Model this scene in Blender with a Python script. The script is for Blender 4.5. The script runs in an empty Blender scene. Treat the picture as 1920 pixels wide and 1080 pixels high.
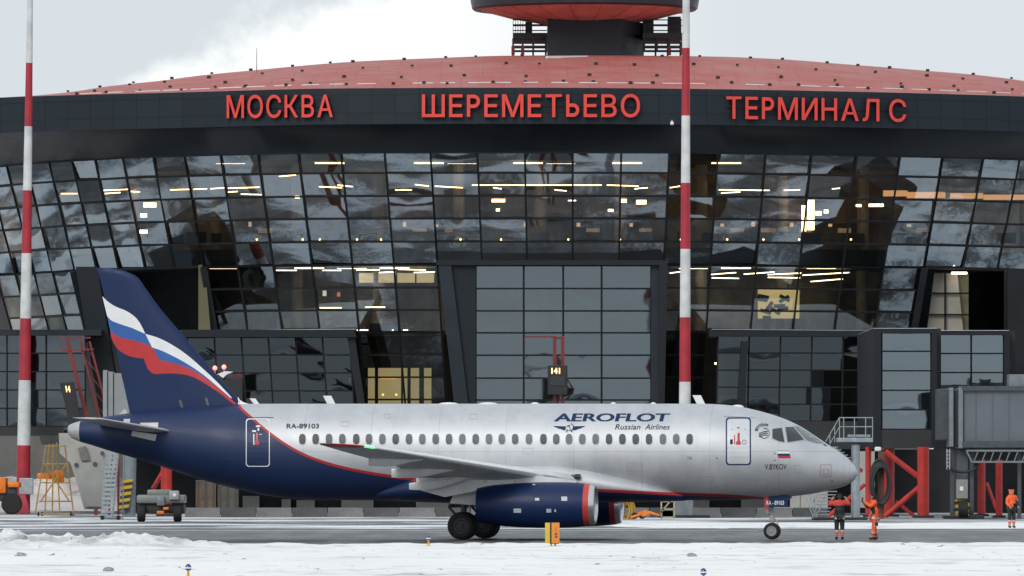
import bpy, bmesh, math, random
import numpy as np
from mathutils import Vector, Matrix, noise
R = random.Random(7)
SC = bpy.context.scene
COL = SC.collection
rad = math.radians
# ------------------------------------------------------------------ camera
F, H, VH = 14850.0, 2.667, 880.0          # focal length in photo pixels, eye height, horizon row
cam = bpy.data.cameras.new('camera'); cam.sensor_width = 36; cam.lens = F/1920*36
cam.shift_y = (VH-540)/1920; cam.clip_start = 1; cam.clip_end = 8000
cobj = bpy.data.objects.new('camera', cam); COL.objects.link(cobj)
cobj.location = (0, 0, H); cobj.rotation_euler = (rad(90), 0, 0); SC.camera = cobj
SC.view_settings.view_transform = 'Standard'; SC.view_settings.look = 'None'
SC.view_settings.exposure = 0.17; SC.view_settings.gamma = 1
SC.cycles.use_denoising = True; SC.cycles.max_bounces = 8; SC.cycles.transparent_max_bounces = 16
SC.cycles.sample_clamp_indirect = 4; SC.cycles.caustics_reflective = False; SC.cycles.caustics_refractive = False
# ------------------------------------------------------------------ sky and sun
SUN_EL, SUN_AZ = rad(32), rad(205)
wd = bpy.data.worlds.new('World'); SC.world = wd; wd.use_nodes = True
nt = wd.node_tree; nt.nodes.clear()
def nd(t, typ, **kw):
    n = t.nodes.new(typ)
    for k, v in kw.items():
        if k == 'inp':
            for a, b in v.items(): n.inputs[a].default_value = b
        else: setattr(n, k, v)
    return n
def mth(t, op, a, b=0.0, c=None):
    n = t.nodes.new('ShaderNodeMath'); n.operation = op
    for i, q in enumerate((a, b, c)):
        if q is None: continue
        if hasattr(q, 'links'): t.links.new(q, n.inputs[i])
        else: n.inputs[i].default_value = q
    return n.outputs[0]
def mrange(t, val, a, b, c=0.0, d=1.0, smooth=True):
    n = t.nodes.new('ShaderNodeMapRange'); n.interpolation_type = 'SMOOTHSTEP' if smooth else 'LINEAR'
    t.links.new(val, n.inputs[0])
    for i, q in enumerate((a, b, c, d)): n.inputs[1+i].default_value = q
    return n.outputs[0]
def mixc(t, fac, a, b, blend='MIX'):
    n = t.nodes.new('ShaderNodeMix'); n.data_type = 'RGBA'; n.blend_type = blend
    for i, q in ((0, fac), (6, a), (7, b)):
        if hasattr(q, 'links'): t.links.new(q, n.inputs[i])
        elif isinstance(q, (int, float)): n.inputs[i].default_value = q
        else: n.inputs[i].default_value = (*q[:3], 1)
    return n.outputs[2]
tc = nd(nt, 'ShaderNodeTexCoord')
sep = nd(nt, 'ShaderNodeSeparateXYZ'); nt.links.new(tc.outputs['Generated'], sep.inputs[0])
X, Y, Z = sep.outputs
yc = mth(nt, 'MAXIMUM', Y, 0.05)
xa = mth(nt, 'DIVIDE', X, yc); za = mth(nt, 'DIVIDE', Z, yc)
cn = nd(nt, 'ShaderNodeTexNoise', inp={'Scale': 110.0, 'Detail': 6.0, 'Roughness': 0.55})
nt.links.new(tc.outputs['Generated'], cn.inputs['Vector'])
edge = mth(nt, 'ADD', mth(nt, 'SUBTRACT', mth(nt, 'MULTIPLY', xa, 0.42), za), 0.0695)
edge = mth(nt, 'ADD', edge, mth(nt, 'MULTIPLY', mth(nt, 'SUBTRACT', cn.outputs['Fac'], 0.5), 0.016))
plume = mrange(nt, edge, -0.0018, 0.0036)
plume = mth(nt, 'MULTIPLY', plume, mrange(nt, xa, -0.02, 0.032, 1.0, 0.12))
plume = mth(nt, 'MULTIPLY', plume, mrange(nt, Y, 0.3, 0.6))
cn2 = nd(nt, 'ShaderNodeTexNoise', inp={'Scale': 2.2, 'Detail': 5.0})
nt.links.new(tc.outputs['Generated'], cn2.inputs['Vector'])
cover = mixc(nt, mrange(nt, cn2.outputs['Fac'], 0.35, 0.65), (0.60, 0.65, 0.70), (0.70, 0.75, 0.79))
cover = mixc(nt, plume, cover, (0.95, 0.96, 0.965))
sky = nd(nt, 'ShaderNodeTexSky', sky_type='NISHITA', sun_disc=False, sun_elevation=SUN_EL, sun_rotation=SUN_AZ)
skyd = nd(nt, 'ShaderNodeVectorMath', operation='SCALE'); nt.links.new(sky.outputs[0], skyd.inputs[0]); skyd.inputs['Scale'].default_value = 0.1
bg = nd(nt, 'ShaderNodeBackground'); nt.links.new(mixc(nt, 0.94, skyd.outputs[0], cover), bg.inputs[0])
bg.inputs[1].default_value = 1.0
wo = nd(nt, 'ShaderNodeOutputWorld'); nt.links.new(bg.outputs[0], wo.inputs[0])
sl = bpy.data.lights.new('sun', 'SUN'); sl.energy = 1.25; sl.angle = rad(25); sl.color = (1, 0.96, 0.9)
so = bpy.data.objects.new('sun', sl); COL.objects.link(so)
sd = Vector((math.sin(SUN_AZ)*math.cos(SUN_EL), math.cos(SUN_AZ)*math.cos(SUN_EL), math.sin(SUN_EL)))
so.rotation_euler = (-sd).to_track_quat('-Z', 'Y').to_euler(); so.location = (0, 100, 80)
# ------------------------------------------------------------------ helpers
def W(u, v, y): return Vector(((u-960)*y/F, y, H+(VH-v)*y/F))
def Yg(v): return F*H/(v-VH)
def px(y): return y/F                      # metres per photo pixel at distance y
def srgb(r, g, b):
    f = lambda c: (c/255/12.92) if c/255 <= .04045 else ((c/255+.055)/1.055)**2.4
    return (f(r), f(g), f(b))
def pchip(xs, ys):
    xs = np.array(xs, float); ys = np.array(ys, float); h = np.diff(xs); d = np.diff(ys)/h
    m = np.zeros_like(ys); m[0] = d[0]; m[-1] = d[-1]
    for i in range(1, len(xs)-1):
        if d[i-1]*d[i] > 0:
            w1 = 2*h[i]+h[i-1]; w2 = h[i]+2*h[i-1]; m[i] = (w1+w2)/(w1/d[i-1]+w2/d[i])
    def f(q):
        q = min(max(q, xs[0]), xs[-1]); i = min(max(int(np.searchsorted(xs, q))-1, 0), len(h)-1)
        t = (q-xs[i])/h[i]
        return float((2*t**3-3*t*t+1)*ys[i]+(t**3-2*t*t+t)*h[i]*m[i]+(-2*t**3+3*t*t)*ys[i+1]+(t**3-t*t)*h[i]*m[i+1])
    return f
class MB:
    def __init__(s): s.v = []; s.f = []; s.m = []
    def add(s, vs, fs, m=0):
        o = len(s.v); s.v += [tuple(p) for p in vs]; s.f += [tuple(o+i for i in q) for q in fs]; s.m += [m]*len(fs); return s
    def box(s, a, b, m=0):
        x0, x1 = sorted((a[0], b[0])); y0, y1 = sorted((a[1], b[1])); z0, z1 = sorted((a[2], b[2]))
        return s.add([(x0,y0,z0),(x1,y0,z0),(x1,y1,z0),(x0,y1,z0),(x0,y0,z1),(x1,y0,z1),(x1,y1,z1),(x0,y1,z1)],
                     [(0,3,2,1),(4,5,6,7),(0,1,5,4),(1,2,6,5),(2,3,7,6),(3,0,4,7)], m)
    def bbox(s, a, b, r, m=0):              # bevelled box
        bm = bmesh.new(); bmesh.ops.create_cube(bm, size=1)
        c = [(a[i]+b[i])/2 for i in range(3)]; d = [abs(a[i]-b[i]) for i in range(3)]
        for q in bm.verts: q.co = Vector((c[i]+q.co[i]*d[i] for i in range(3)))
        bmesh.ops.bevel(bm, geom=bm.edges[:], offset=r, segments=2, profile=.5, affect='EDGES')
        bm.verts.index_update()
        s.add([q.co for q in bm.verts], [[w.index for w in f.verts] for f in bm.faces], m); bm.free(); return s
    def bar(s, p, q, w, d=None, up=None, m=0):
        p, q = Vector(p), Vector(q); d = w if d is None else d; t = (q-p).normalized()
        n = Vector(up) if up else (Vector((0,1,0)) if abs(t.y) < .9 else Vector((0,0,1)))
        a = t.cross(n).normalized()*w/2; n = a.cross(t).normalized()*d/2
        vs = [p+a+n, p-a+n, p-a-n, p+a-n, q+a+n, q-a+n, q-a-n, q+a-n]
        return s.add(vs, [(0,1,2,3),(7,6,5,4),(0,4,5,1),(1,5,6,2),(2,6,7,3),(3,7,4,0)], m)
    def tube(s, p, q, r0, r1=None, n=12, m=0, caps=True):
        p, q = Vector(p), Vector(q); r1 = r0 if r1 is None else r1; t = (q-p).normalized()
        a = t.cross(Vector((0,0,1)) if abs(t.z) < .9 else Vector((1,0,0))).normalized(); b = t.cross(a)
        vs = []
        for c, r in ((p, r0), (q, r1)):
            for i in range(n):
                g = 2*math.pi*i/n; vs.append(c+(a*math.cos(g)+b*math.sin(g))*r)
        fs = [(i, (i+1) % n, n+(i+1) % n, n+i) for i in range(n)]
        if caps: fs += [tuple(range(n))[::-1], tuple(range(n, 2*n))]
        return s.add(vs, fs, m)
    def path(s, pts, r, n=6, m=0):
        for a, b in zip(pts, pts[1:]): s.tube(a, b, r, r, n, m)
        return s
    def loft(s, rings, cap0=True, cap1=True, m=0, closed=True):
        n = len(rings[0]); vs = [p for r in rings for p in r]; fs = []
        for j in range(len(rings)-1):
            for i in range(n if closed else n-1):
                k = (i+1) % n; fs.append((j*n+i, j*n+k, (j+1)*n+k, (j+1)*n+i))
        if cap0: fs.append(tuple(range(n))[::-1])
        if cap1: fs.append(tuple((len(rings)-1)*n+i for i in range(n)))
        return s.add(vs, fs, m)
    def prism(s, poly, d, m=0):             # polygon of 3-D points pushed along vector d
        n = len(poly); a = [Vector(p) for p in poly]; d = Vector(d)
        fs = [tuple(range(n)), tuple(range(2*n-1, n-1, -1))] + [(i, n+i, n+(i+1) % n, (i+1) % n) for i in range(n)]
        return s.add(a+[p+d for p in a], fs, m)
    def lathe(s, prof, org, axis, n=40, m=0, cap0=False, cap1=False):    # prof: (along axis, radius)
        axis = Vector(axis).normalized(); org = Vector(org)
        a = axis.cross(Vector((0,0,1)) if abs(axis.z) < .9 else Vector((1,0,0))).normalized(); b = axis.cross(a)
        return s.loft([[org+axis*h+(a*math.cos(2*math.pi*i/n)+b*math.sin(2*math.pi*i/n))*r for i in range(n)] for h, r in prof], cap0, cap1, m)
    def grid(s, pts, m=0):
        r, c = len(pts), len(pts[0]); vs = [p for row in pts for p in row]
        return s.add(vs, [(j*c+i, j*c+i+1, (j+1)*c+i+1, (j+1)*c+i) for j in range(r-1) for i in range(c-1)], m)
def obj(name, mb, mats, parent=None, smooth=None, local=False, recalc=True, tag_=None):
    mats = mats if isinstance(mats, (list, tuple)) else [mats]
    vs = [Vector(p) for p in mb.v]; org = Vector((0, 0, 0))
    if parent is not None and not local:
        q = parent
        while q is not None: org += q.location; q = q.parent
    elif parent is None:
        lo = Vector([min(p[i] for p in vs) for i in range(3)]); hi = Vector([max(p[i] for p in vs) for i in range(3)])
        org = Vector(((lo.x+hi.x)/2, (lo.y+hi.y)/2, lo.z))
    me = bpy.data.meshes.new(name); me.from_pydata([p-org for p in vs], [], mb.f)
    for q in mats: me.materials.append(q)
    for p, i in zip(me.polygons, mb.m): p.material_index = i
    if recalc:
        bm = bmesh.new(); bm.from_mesh(me); bmesh.ops.recalc_face_normals(bm, faces=bm.faces[:]); bm.to_mesh(me); bm.free()
    if smooth:
        me.shade_smooth(); me.set_sharp_from_angle(angle=rad(smooth))
    o = bpy.data.objects.new(name, me); COL.objects.link(o)
    if parent is None: o.location = org
    else: o.parent = parent
    if tag_: tag(o, *tag_)
    return o
def tag(o, label, cat, group=None, kind=None):
    o['label'] = label; o['category'] = cat
    if group: o['group'] = group
    if kind: o['kind'] = kind
    return o
def thing(name, label, cat, loc=(0,0,0), group=None, rz=0):
    o = bpy.data.objects.new(name, None); COL.objects.link(o); o.location = loc; o.rotation_euler = (0, 0, rz)
    o.empty_display_size = .3
    return tag(o, label, cat, group)
def struct(o): o['kind'] = 'structure'; return o
def dup(root, loc, label=None, group=None):
    r = root.copy(); COL.objects.link(r); r.location = loc
    if label: r['label'] = label
    if group: r['group'] = group
    for ch in list(root.children):
        c = ch.copy(); COL.objects.link(c); c.parent = r
        for g in ch.children:
            d = g.copy(); COL.objects.link(d); d.parent = c
    return r
# ------------------------------------------------------------------ materials
MC = {}
def M(name, col, rough=.6, metal=0., var=.12, scale=4., bump=0., coat=0., spec=.5, stretch=(1,1,1), emit=None, es=0.):
    if name in MC: return MC[name]
    m = bpy.data.materials.new(name); m.use_nodes = True; t = m.node_tree
    b = t.nodes['Principled BSDF']
    b.inputs['Roughness'].default_value = rough; b.inputs['Metallic'].default_value = metal
    b.inputs['Coat Weight'].default_value = coat; b.inputs['Specular IOR Level'].default_value = spec
    tcn = nd(t, 'ShaderNodeTexCoord'); mp = nd(t, 'ShaderNodeMapping'); mp.inputs['Scale'].default_value = stretch
    t.links.new(tcn.outputs['Object'], mp.inputs[0])
    nz = nd(t, 'ShaderNodeTexNoise', inp={'Scale': scale, 'Detail': 6.0, 'Roughness': .6}); t.links.new(mp.outputs[0], nz.inputs['Vector'])
    fac = mrange(t, nz.outputs['Fac'], .3, .7)
    c0 = tuple(c*(1-var) for c in col); c1 = tuple(min(1, c*(1+var)) for c in col)
    t.links.new(mixc(t, fac, c0, c1), b.inputs['Base Color'])
    t.links.new(mrange(t, nz.outputs['Fac'], .3, .7, max(.02, rough-.08), min(1, rough+.08)), b.inputs['Roughness'])
    if bump:
        bp = nd(t, 'ShaderNodeBump', inp={'Strength': bump, 'Distance': .05}); t.links.new(nz.outputs['Fac'], bp.inputs['Height'])
        t.links.new(bp.outputs[0], b.inputs['Normal'])
    if emit:
        b.inputs['Emission Color'].default_value = (*emit, 1); b.inputs['Emission Strength'].default_value = es
    MC[name] = m; return m
def glow(name, col, s): return M(name, (.6,.6,.6), .5, 0, .02, emit=col, es=s)
def glassmat(name, refl, tint, rough=.02, bump=.045, scale=.28):
    if name in MC: return MC[name]
    m = bpy.data.materials.new(name); m.use_nodes = True; t = m.node_tree; t.nodes.clear()
    o = nd(t, 'ShaderNodeOutputMaterial'); mx = nd(t, 'ShaderNodeMixShader')
    tr = nd(t, 'ShaderNodeBsdfTransparent'); tr.inputs[0].default_value = (*tint, 1)
    gl = nd(t, 'ShaderNodeBsdfGlossy'); gl.inputs['Color'].default_value = (.76,.90,1,1); gl.inputs['Roughness'].default_value = rough
    geo = nd(t, 'ShaderNodeTexCoord'); nz = nd(t, 'ShaderNodeTexNoise', inp={'Scale': scale, 'Detail': 2.0, 'Distortion': .6})
    t.links.new(geo.outputs['Object'], nz.inputs['Vector'])
    bp = nd(t, 'ShaderNodeBump', inp={'Strength': bump, 'Distance': .06}); t.links.new(nz.outputs['Fac'], bp.inputs['Height'])
    t.links.new(bp.outputs[0], gl.inputs['Normal'])
    fr = nd(t, 'ShaderNodeFresnel', inp={'IOR': 1.5})
    fac = mth(t, 'MINIMUM', mth(t, 'ADD', mth(t, 'MULTIPLY', fr.outputs[0], .8), refl), .95)
    t.links.new(fac, mx.inputs[0]); t.links.new(tr.outputs[0], mx.inputs[1]); t.links.new(gl.outputs[0], mx.inputs[2])
    t.links.new(mx.outputs[0], o.inputs[0]); MC[name] = m; return m
fascia_m = M('slate_cladding', srgb(34,42,50), .5, 0, .18, .35, .0, spec=.3, stretch=(1,1,2))
dark_m = M('dark_cladding', srgb(24,30,37), .55, 0, .2, .6, spec=.3)
black_m = M('black_steel', (.012,.014,.016), .5, 0, .2, 5)
frame_m = M('dark_mullion', (.008,.010,.013), .6, 0, .15, 4, spec=.2)
red_paint = M('red_steel_paint', srgb(180,44,36), .45, 0, .18, 2)
letter_m = M('red_letter_paint', (.76,.06,.042), .5, 0, .08, 2)
grey_m = M('grey_steel', srgb(120,127,133), .5, .2, .15, 3)
lgrey_m = M('light_grey_steel', srgb(168,173,177), .5, .1, .15, 3)
dgrey_m = M('dark_grey_steel', srgb(70,76,82), .55, .1, .2, 3)
yellow_m = M('yellow_paint', srgb(222,165,20), .5, 0, .15, 3)
orange_m = M('orange_paint', srgb(226,120,22), .5, 0, .2, 3)
conc_m = M('concrete', (.16,.16,.158), .85, 0, .2, 1.5, .2)
panel_m = M('pale_wall_panel', srgb(176,176,170), .7, 0, .1, .8)
rubber_m = M('tyre_rubber', (.012,.012,.013), .75, 0, .2, 6)
white_m = M('white_paint', (.78,.79,.8), .4, 0, .06, 2)
snow_m = None
# ------------------------------------------------------------------ ground
def asphalt_material(name, base, lo, hi, sc, stretch, rough=.55, bands=()):
    m = bpy.data.materials.new(name); m.use_nodes = True; t = m.node_tree; b = t.nodes['Principled BSDF']
    g = nd(t, 'ShaderNodeNewGeometry'); mp = nd(t, 'ShaderNodeMapping'); mp.inputs['Scale'].default_value = stretch
    t.links.new(g.outputs['Position'], mp.inputs[0])
    n1 = nd(t, 'ShaderNodeTexNoise', inp={'Scale': sc, 'Detail': 7.0, 'Roughness': .62, 'Distortion': .4}); t.links.new(mp.outputs[0], n1.inputs['Vector'])
    n2 = nd(t, 'ShaderNodeTexNoise', inp={'Scale': 4.0, 'Detail': 7.0, 'Roughness': .65}); t.links.new(g.outputs['Position'], n2.inputs['Vector'])
    mp2 = nd(t, 'ShaderNodeMapping'); mp2.inputs['Scale'].default_value = (.015, .5, 1); t.links.new(g.outputs['Position'], mp2.inputs[0])
    n3 = nd(t, 'ShaderNodeTexNoise', inp={'Scale': 1.0, 'Detail': 6.0, 'Roughness': .7}); t.links.new(mp2.outputs[0], n3.inputs['Vector'])
    a = mixc(t, n2.outputs['Fac'], tuple(c*.75 for c in base), tuple(c*1.3 for c in base))
    a = mixc(t, mrange(t, n3.outputs['Fac'], .3, .7), a, mixc(t, .5, a, (.005,.005,.006)))
    mp4 = nd(t, 'ShaderNodeMapping'); mp4.inputs['Scale'].default_value = (.30, .035, 1); t.links.new(g.outputs['Position'], mp4.inputs[0])
    n4 = nd(t, 'ShaderNodeTexNoise', inp={'Scale': 1.6, 'Detail': 8.0, 'Roughness': .75}); t.links.new(mp4.outputs[0], n4.inputs['Vector'])
    a = mixc(t, mrange(t, n4.outputs['Fac'], .42, .62), mixc(t, .45, a, (.02,.021,.023)), mixc(t, .22, a, (.40,.41,.42)))
    sn = mrange(t, mth(t, 'ADD', n1.outputs['Fac'], mth(t, 'MULTIPLY', mth(t, 'SUBTRACT', n2.outputs['Fac'], .5), .30)), lo, hi)
    sy = nd(t, 'ShaderNodeSeparateXYZ'); t.links.new(g.outputs['Position'], sy.inputs[0])
    for y0, y1, amt in bands:               # drifts that follow the taxiway
        w = mth(t, 'ADD', sy.outputs[1], mth(t, 'MULTIPLY', mth(t, 'SUBTRACT', n3.outputs['Fac'], .5), 8.))
        bnd = mth(t, 'MULTIPLY', mrange(t, w, y0-1, y0+1), mrange(t, w, y1-1, y1+1, 1., 0.))
        bnd = mth(t, 'MULTIPLY', bnd, mrange(t, n1.outputs['Fac'], .3, .62, amt*.35, amt))
        sn = mth(t, 'MAXIMUM', sn, bnd)
    t.links.new(mixc(t, sn, a, (.80,.82,.85)), b.inputs['Base Color'])
    t.links.new(mrange(t, sn, 0, 1, rough, .85), b.inputs['Roughness'])
    bp = nd(t, 'ShaderNodeBump', inp={'Strength': .35, 'Distance': .02}); t.links.new(n2.outputs['Fac'], bp.inputs['Height']); t.links.new(bp.outputs[0], b.inputs['Normal'])
    return m
apron_m = asphalt_material('apron_asphalt', (.10,.107,.115), .46, .56, .075, (1.,1.5,1), .6)
taxi_m = asphalt_material('taxiway_asphalt', (.078,.083,.09), .62, .74, .06, (.25,.5,1), .42, ((345,348,.45),(334,336,.25)))
mb = MB(); ys = [100, 250, 340, 420, 470, 520, 800, 5000]; xs = [-4000, -300, -100, 0, 100, 300, 4000]
mb.grid([[(x, y, -.012) for x in xs] for y in ys]); struct(obj('ground', mb, apron_m))
mb = MB(); mb.grid([[(x, y, -.006) for x in (-600, -60, 0, 60, 600)] for y in (262, 300, 340, 356)])
struct(obj('taxiway', mb, taxi_m))
# painted edge line of the taxiway
mb = MB(); mb.grid([[(x, y, 0) for x in (6, 60, 300)] for y in (281.0, 281.5)]); struct(obj('taxiway_line', mb, M('worn_white_line', (.62,.63,.64), .7, 0, .3, 1.5)))
def snow_material(name, dirt=.5, specks=1.0):
    m = bpy.data.materials.new(name); m.use_nodes = True; t = m.node_tree; b = t.nodes['Principled BSDF']
    g = nd(t, 'ShaderNodeNewGeometry')
    def nz(sc, st, det=6.):
        mp = nd(t, 'ShaderNodeMapping'); mp.inputs['Scale'].default_value = st; t.links.new(g.outputs['Position'], mp.inputs[0])
        n = nd(t, 'ShaderNodeTexNoise', inp={'Scale': sc, 'Detail': det, 'Roughness': .62}); t.links.new(mp.outputs[0], n.inputs['Vector']); return n.outputs['Fac']
    c = mixc(t, mrange(t, nz(.5, (.5,.05,1)), .35, .7), (.92,.915,.905), (.86,.86,.86))
    st = mrange(t, nz(1.0, (.28,.16,1.), 8.), .53, .69, 0., dirt)
    c = mixc(t, st, c, (.36,.36,.35))
    c = mixc(t, mrange(t, nz(1.0, (.035,.42,1.), 5.), .57, .64, 0., dirt*.9), c, (.42,.42,.42))
    sp = mth(t, 'MULTIPLY', mrange(t, nz(3.2, (.9,.07,1), 3.), .64, .69), mrange(t, nz(.16, (1,.4,1)), .46, .58, .0, specks))
    c = mixc(t, sp, c, (.12,.12,.12))
    px_ = nd(t, 'ShaderNodeSeparateXYZ'); t.links.new(g.outputs['Position'], px_.inputs[0])     # grit ploughed into the bank
    bk = mth(t, 'MULTIPLY', mrange(t, px_.outputs[0], -12., -7.5, 1., 0.), mth(t, 'MULTIPLY', mrange(t, px_.outputs[1], 260., 265.), mrange(t, px_.outputs[1], 290., 300., 1., 0.)))
    bk = mth(t, 'MULTIPLY', bk, mrange(t, nz(1.4, (1.,.35,1.), 8.), .42, .66, .05, .75)); c = mixc(t, bk, c, (.34,.335,.33))
    t.links.new(c, b.inputs['Base Color']); b.inputs['Roughness'].default_value = .85
    bp = nd(t, 'ShaderNodeBump', inp={'Strength': .5, 'Distance': .05}); t.links.new(nz(2.5, (1,1,1)), bp.inputs['Height']); t.links.new(bp.outputs[0], b.inputs['Normal'])
    return m
snow_m = snow_material('foreground_snow', .5, .9); bank_m = snow_material('ploughed_snow', .75, .4)
def fbm(x, y, s, o=4): return noise.fractal(Vector((x*s, y*s, 3.3)), 1.0, 2.1, o)
edge_y = lambda x: 276.5+fbm(x, 0, .22)*1.6+.9*math.sin(x*.11)
def field_z(x, y):
    z = .06+.05*fbm(x*.35, y*.5, .35)+.045*fbm(x, y*.4, 1.3)
    d = edge_y(x)-y
    # ploughed bank on the left and a low one on the right
    lf = max(0, min(1, (-9.0-x)/4)); rt = max(0, min(1, (x-13)/6))
    z += lf*max(0, .30+.22*fbm(x, y*.5, .5)+.24*fbm(x, y*.6, 1.5)+.20*fbm(x, y, 2.6))*math.exp(-((d-7)/6.5)**2)*1.1
    z += (.05+.05*fbm(x, y, .9))*math.exp(-((d-1.5)/1.5)**2)
    z += rt*(.10+.05*fbm(x, y, .5))*math.exp(-((d-5)/4.)**2)
    return max(z, .01)*.88*min(1, max(0, d/1.2))-.03*(d < .05)
mb = MB(); rows = []
yy = list(np.concatenate([np.linspace(120, 190, 8), np.linspace(194, 250, 50), np.linspace(250.6, 279, 90)]))
xx = list(np.concatenate([np.linspace(-140, -34, 16), np.linspace(-30, 30, 300), np.linspace(34, 140, 16)]))
mb.grid([[(x, y, field_z(x, y)) for x in xx] for y in yy]); struct(obj('snow_field', mb, snow_m, smooth=60))
# far strip of snow between taxiway and apron, solid on the right, thin on the left
def strip_z(x, y):
    a = max(0, min(1, (x-4)/4))
    z = a*.10*math.sin(math.pi*max(0, min(1, (y-359-2*fbm(x, 1, .1))/ (40+4*fbm(x, 5, .15)))))+.03*fbm(x*.3, y, .6)*a
    return z-.03
mb = MB(); mb.grid([[(x, y, strip_z(x, y)) for x in np.linspace(0, 140, 160)] for y in np.linspace(356, 402, 24)]); struct(obj('snow_strip', mb, bank_m, smooth=60))
# ------------------------------------------------------------------ terminal building
dI = pchip([-90,-40,0,92,178,230,345,480,640,800,960,1120,1270,1436,1600,1768,1912,2010], [28,25,21.5,15,11,8.3,5.3,2.3,.5,.06,0,.05,.4,2.2,4.6,7.4,11,13.5])
dF = pchip([-200,0,345,640,960,1270,1600,1920,2100], [22,12.7,5.8,.9,0,1.3,5.1,11.3,17])
Yf = lambda u: 478+dF(u)
XC, ZT = (1080-960)/F*480, H+(VH-286)/F*480
zv = lambda v: H+(VH-v)/F*480
def FA(u, z, off=0.):                      # leaning glass face: u is the column at the window heads
    yt = 480+dI(u); xt = (u-960)/F*yt; k = 1-.0068*(ZT-z)
    return Vector((XC+(xt-XC)*k, yt+.26*(ZT-z)+off, z))
def utop(u, v): return 1080+(u-1080)/(1-.00022*(v-286))
def IN(u, v, off):                         # point inside the building seen at photo (u, v), off metres behind the glass
    y = 480+dI(utop(u, v))+.26*(ZT-zv(v))+off
    return W(u, v, y)
T = thing('terminal_building', 'curved dark glass airport terminal with red domed roof and saucer tower behind the airliner', 'airport terminal', (6, 490, 0))
# fascia: band, lip, soffit, parapet back
us = list(np.linspace(-200, 2100, 70))
zf1, zf0 = H+715.5/F*478, H+648/F*478
def fp(u, z, off=0): y = Yf(u); return Vector(((u-960)/F*y, y+off, z))
def fascia_material():
    m = bpy.data.materials.new('fascia_panels'); m.use_nodes = True; t = m.node_tree; b = t.nodes['Principled BSDF']
    g = nd(t, 'ShaderNodeTexCoord'); mp = nd(t, 'ShaderNodeMapping'); t.links.new(g.outputs['Object'], mp.inputs[0])
    mp.inputs['Rotation'].default_value = (rad(90), 0, 0)
    br = nd(t, 'ShaderNodeTexBrick', inp={'Scale': 1., 'Mortar Size': .03, 'Brick Width': 1.45, 'Row Height': 1.1, 'Bias': 0.})
    br.offset = 0; t.links.new(mp.outputs[0], br.inputs['Vector'])
    a = srgb(31,40,48)
    br.inputs['Color1'].default_value = (*[c*.9 for c in a], 1); br.inputs['Color2'].default_value = (*[c*1.12 for c in a], 1); br.inputs['Mortar'].default_value = (*[c*.55 for c in a], 1)
    t.links.new(br.outputs['Color'], b.inputs['Base Color']); b.inputs['Roughness'].default_value = .55; b.inputs['Specular IOR Level'].default_value = .25
    return m
mb = MB()
mb.loft([[fp(u, zf0), fp(u, zf1), fp(u, zf1+.02, .25), fp(u, zf1-.05, .6), fp(u, zf0+.3, .6)] for u in us], True, True)
obj('fascia', mb, fascia_material(), T)
mb = MB(); mb.grid([[fp(u, zf0+.01, .02) for u in us], [fp(u, zf0-.02, .35) for u in us], [FA(min(max(u, -90), 2010), ZT+.02, -.05) for u in us], [FA(min(max(u, -90), 2010), ZT+.5, .3) for u in us]])
obj('soffit', mb, M('dark_soffit', srgb(28,33,38), .4, 0, .25, .25, spec=.35), T, smooth=60)
# roof
sky_u = [-120, 60, 111,202,300,368,481,555,666,810,951,1100,1210,1324,1465,1587,1660,1743,1821,1920,2020]
sky_v = [192, 182,176,160,148.5,139,128,121,112,105.5,100.5,99.5,100,101,106,115.5,121,128,134,146,164]
skl = pchip(sky_u, sky_v); YR = 518.
def roof(u, t):
    y0 = Yf(u)+.3; z0 = zf1-.03; zr = max(H+(VH-skl(u))/F*YR-.25, z0-.3)
    y = y0+(YR+3-y0)*t
    return Vector(((u-960)/F*(y0+(YR-y0)*min(t, 1)), y, z0+(zr-z0)*(1-(1-min(t, 1))**1.9)-(.0 if t <= 1 else (t-1)*6)))
def roof_material():
    m = bpy.data.materials.new('red_roof_sheet'); m.use_nodes = True; t = m.node_tree; b = t.nodes['Principled BSDF']
    g = nd(t, 'ShaderNodeTexCoord'); n = nd(t, 'ShaderNodeTexNoise', inp={'Scale': .30, 'Detail': 9., 'Roughness': .72}); t.links.new(g.outputs['Object'], n.inputs['Vector'])
    n2 = nd(t, 'ShaderNodeTexNoise', inp={'Scale': 3., 'Detail': 6.}); t.links.new(g.outputs['Object'], n2.inputs['Vector'])
    br = nd(t, 'ShaderNodeTexBrick', inp={'Scale': 1., 'Mortar Size': .05, 'Brick Width': 2.6, 'Row Height': 5.5}); t.links.new(g.outputs['Object'], br.inputs['Vector'])
    br.inputs['Color1'].default_value = (0,0,0,1); br.inputs['Color2'].default_value = (0,0,0,1); br.inputs['Mortar'].default_value = (1,1,1,1)
    c = mixc(t, mrange(t, n.outputs['Fac'], .38, .62), (.40,.062,.044), (.42,.125,.10))
    c = mixc(t, mrange(t, n2.outputs['Fac'], .55, .75, 0, .35), c, (.50,.26,.25))
    c = mixc(t, mth(t, 'MULTIPLY', br.outputs['Color'], .5), c, (.25,.06,.06))
    t.links.new(c, b.inputs['Base Color']); b.inputs['Roughness'].default_value = .55; return m
mb = MB(); ru = list(np.linspace(-120, 2020, 80)); tt = [0,.04,.1,.18,.28,.4,.55,.7,.85,1,1.5,2.2]
mb.grid([[roof(u, t) for u in ru] for t in tt])
ROOF = obj('roof', mb, roof_material(), T, smooth=40)
mb = MB()
anch = MB().bbox((-.14,-.12,-.12), (.14,.12,.06), .03)
a0 = None; k = 0
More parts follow.
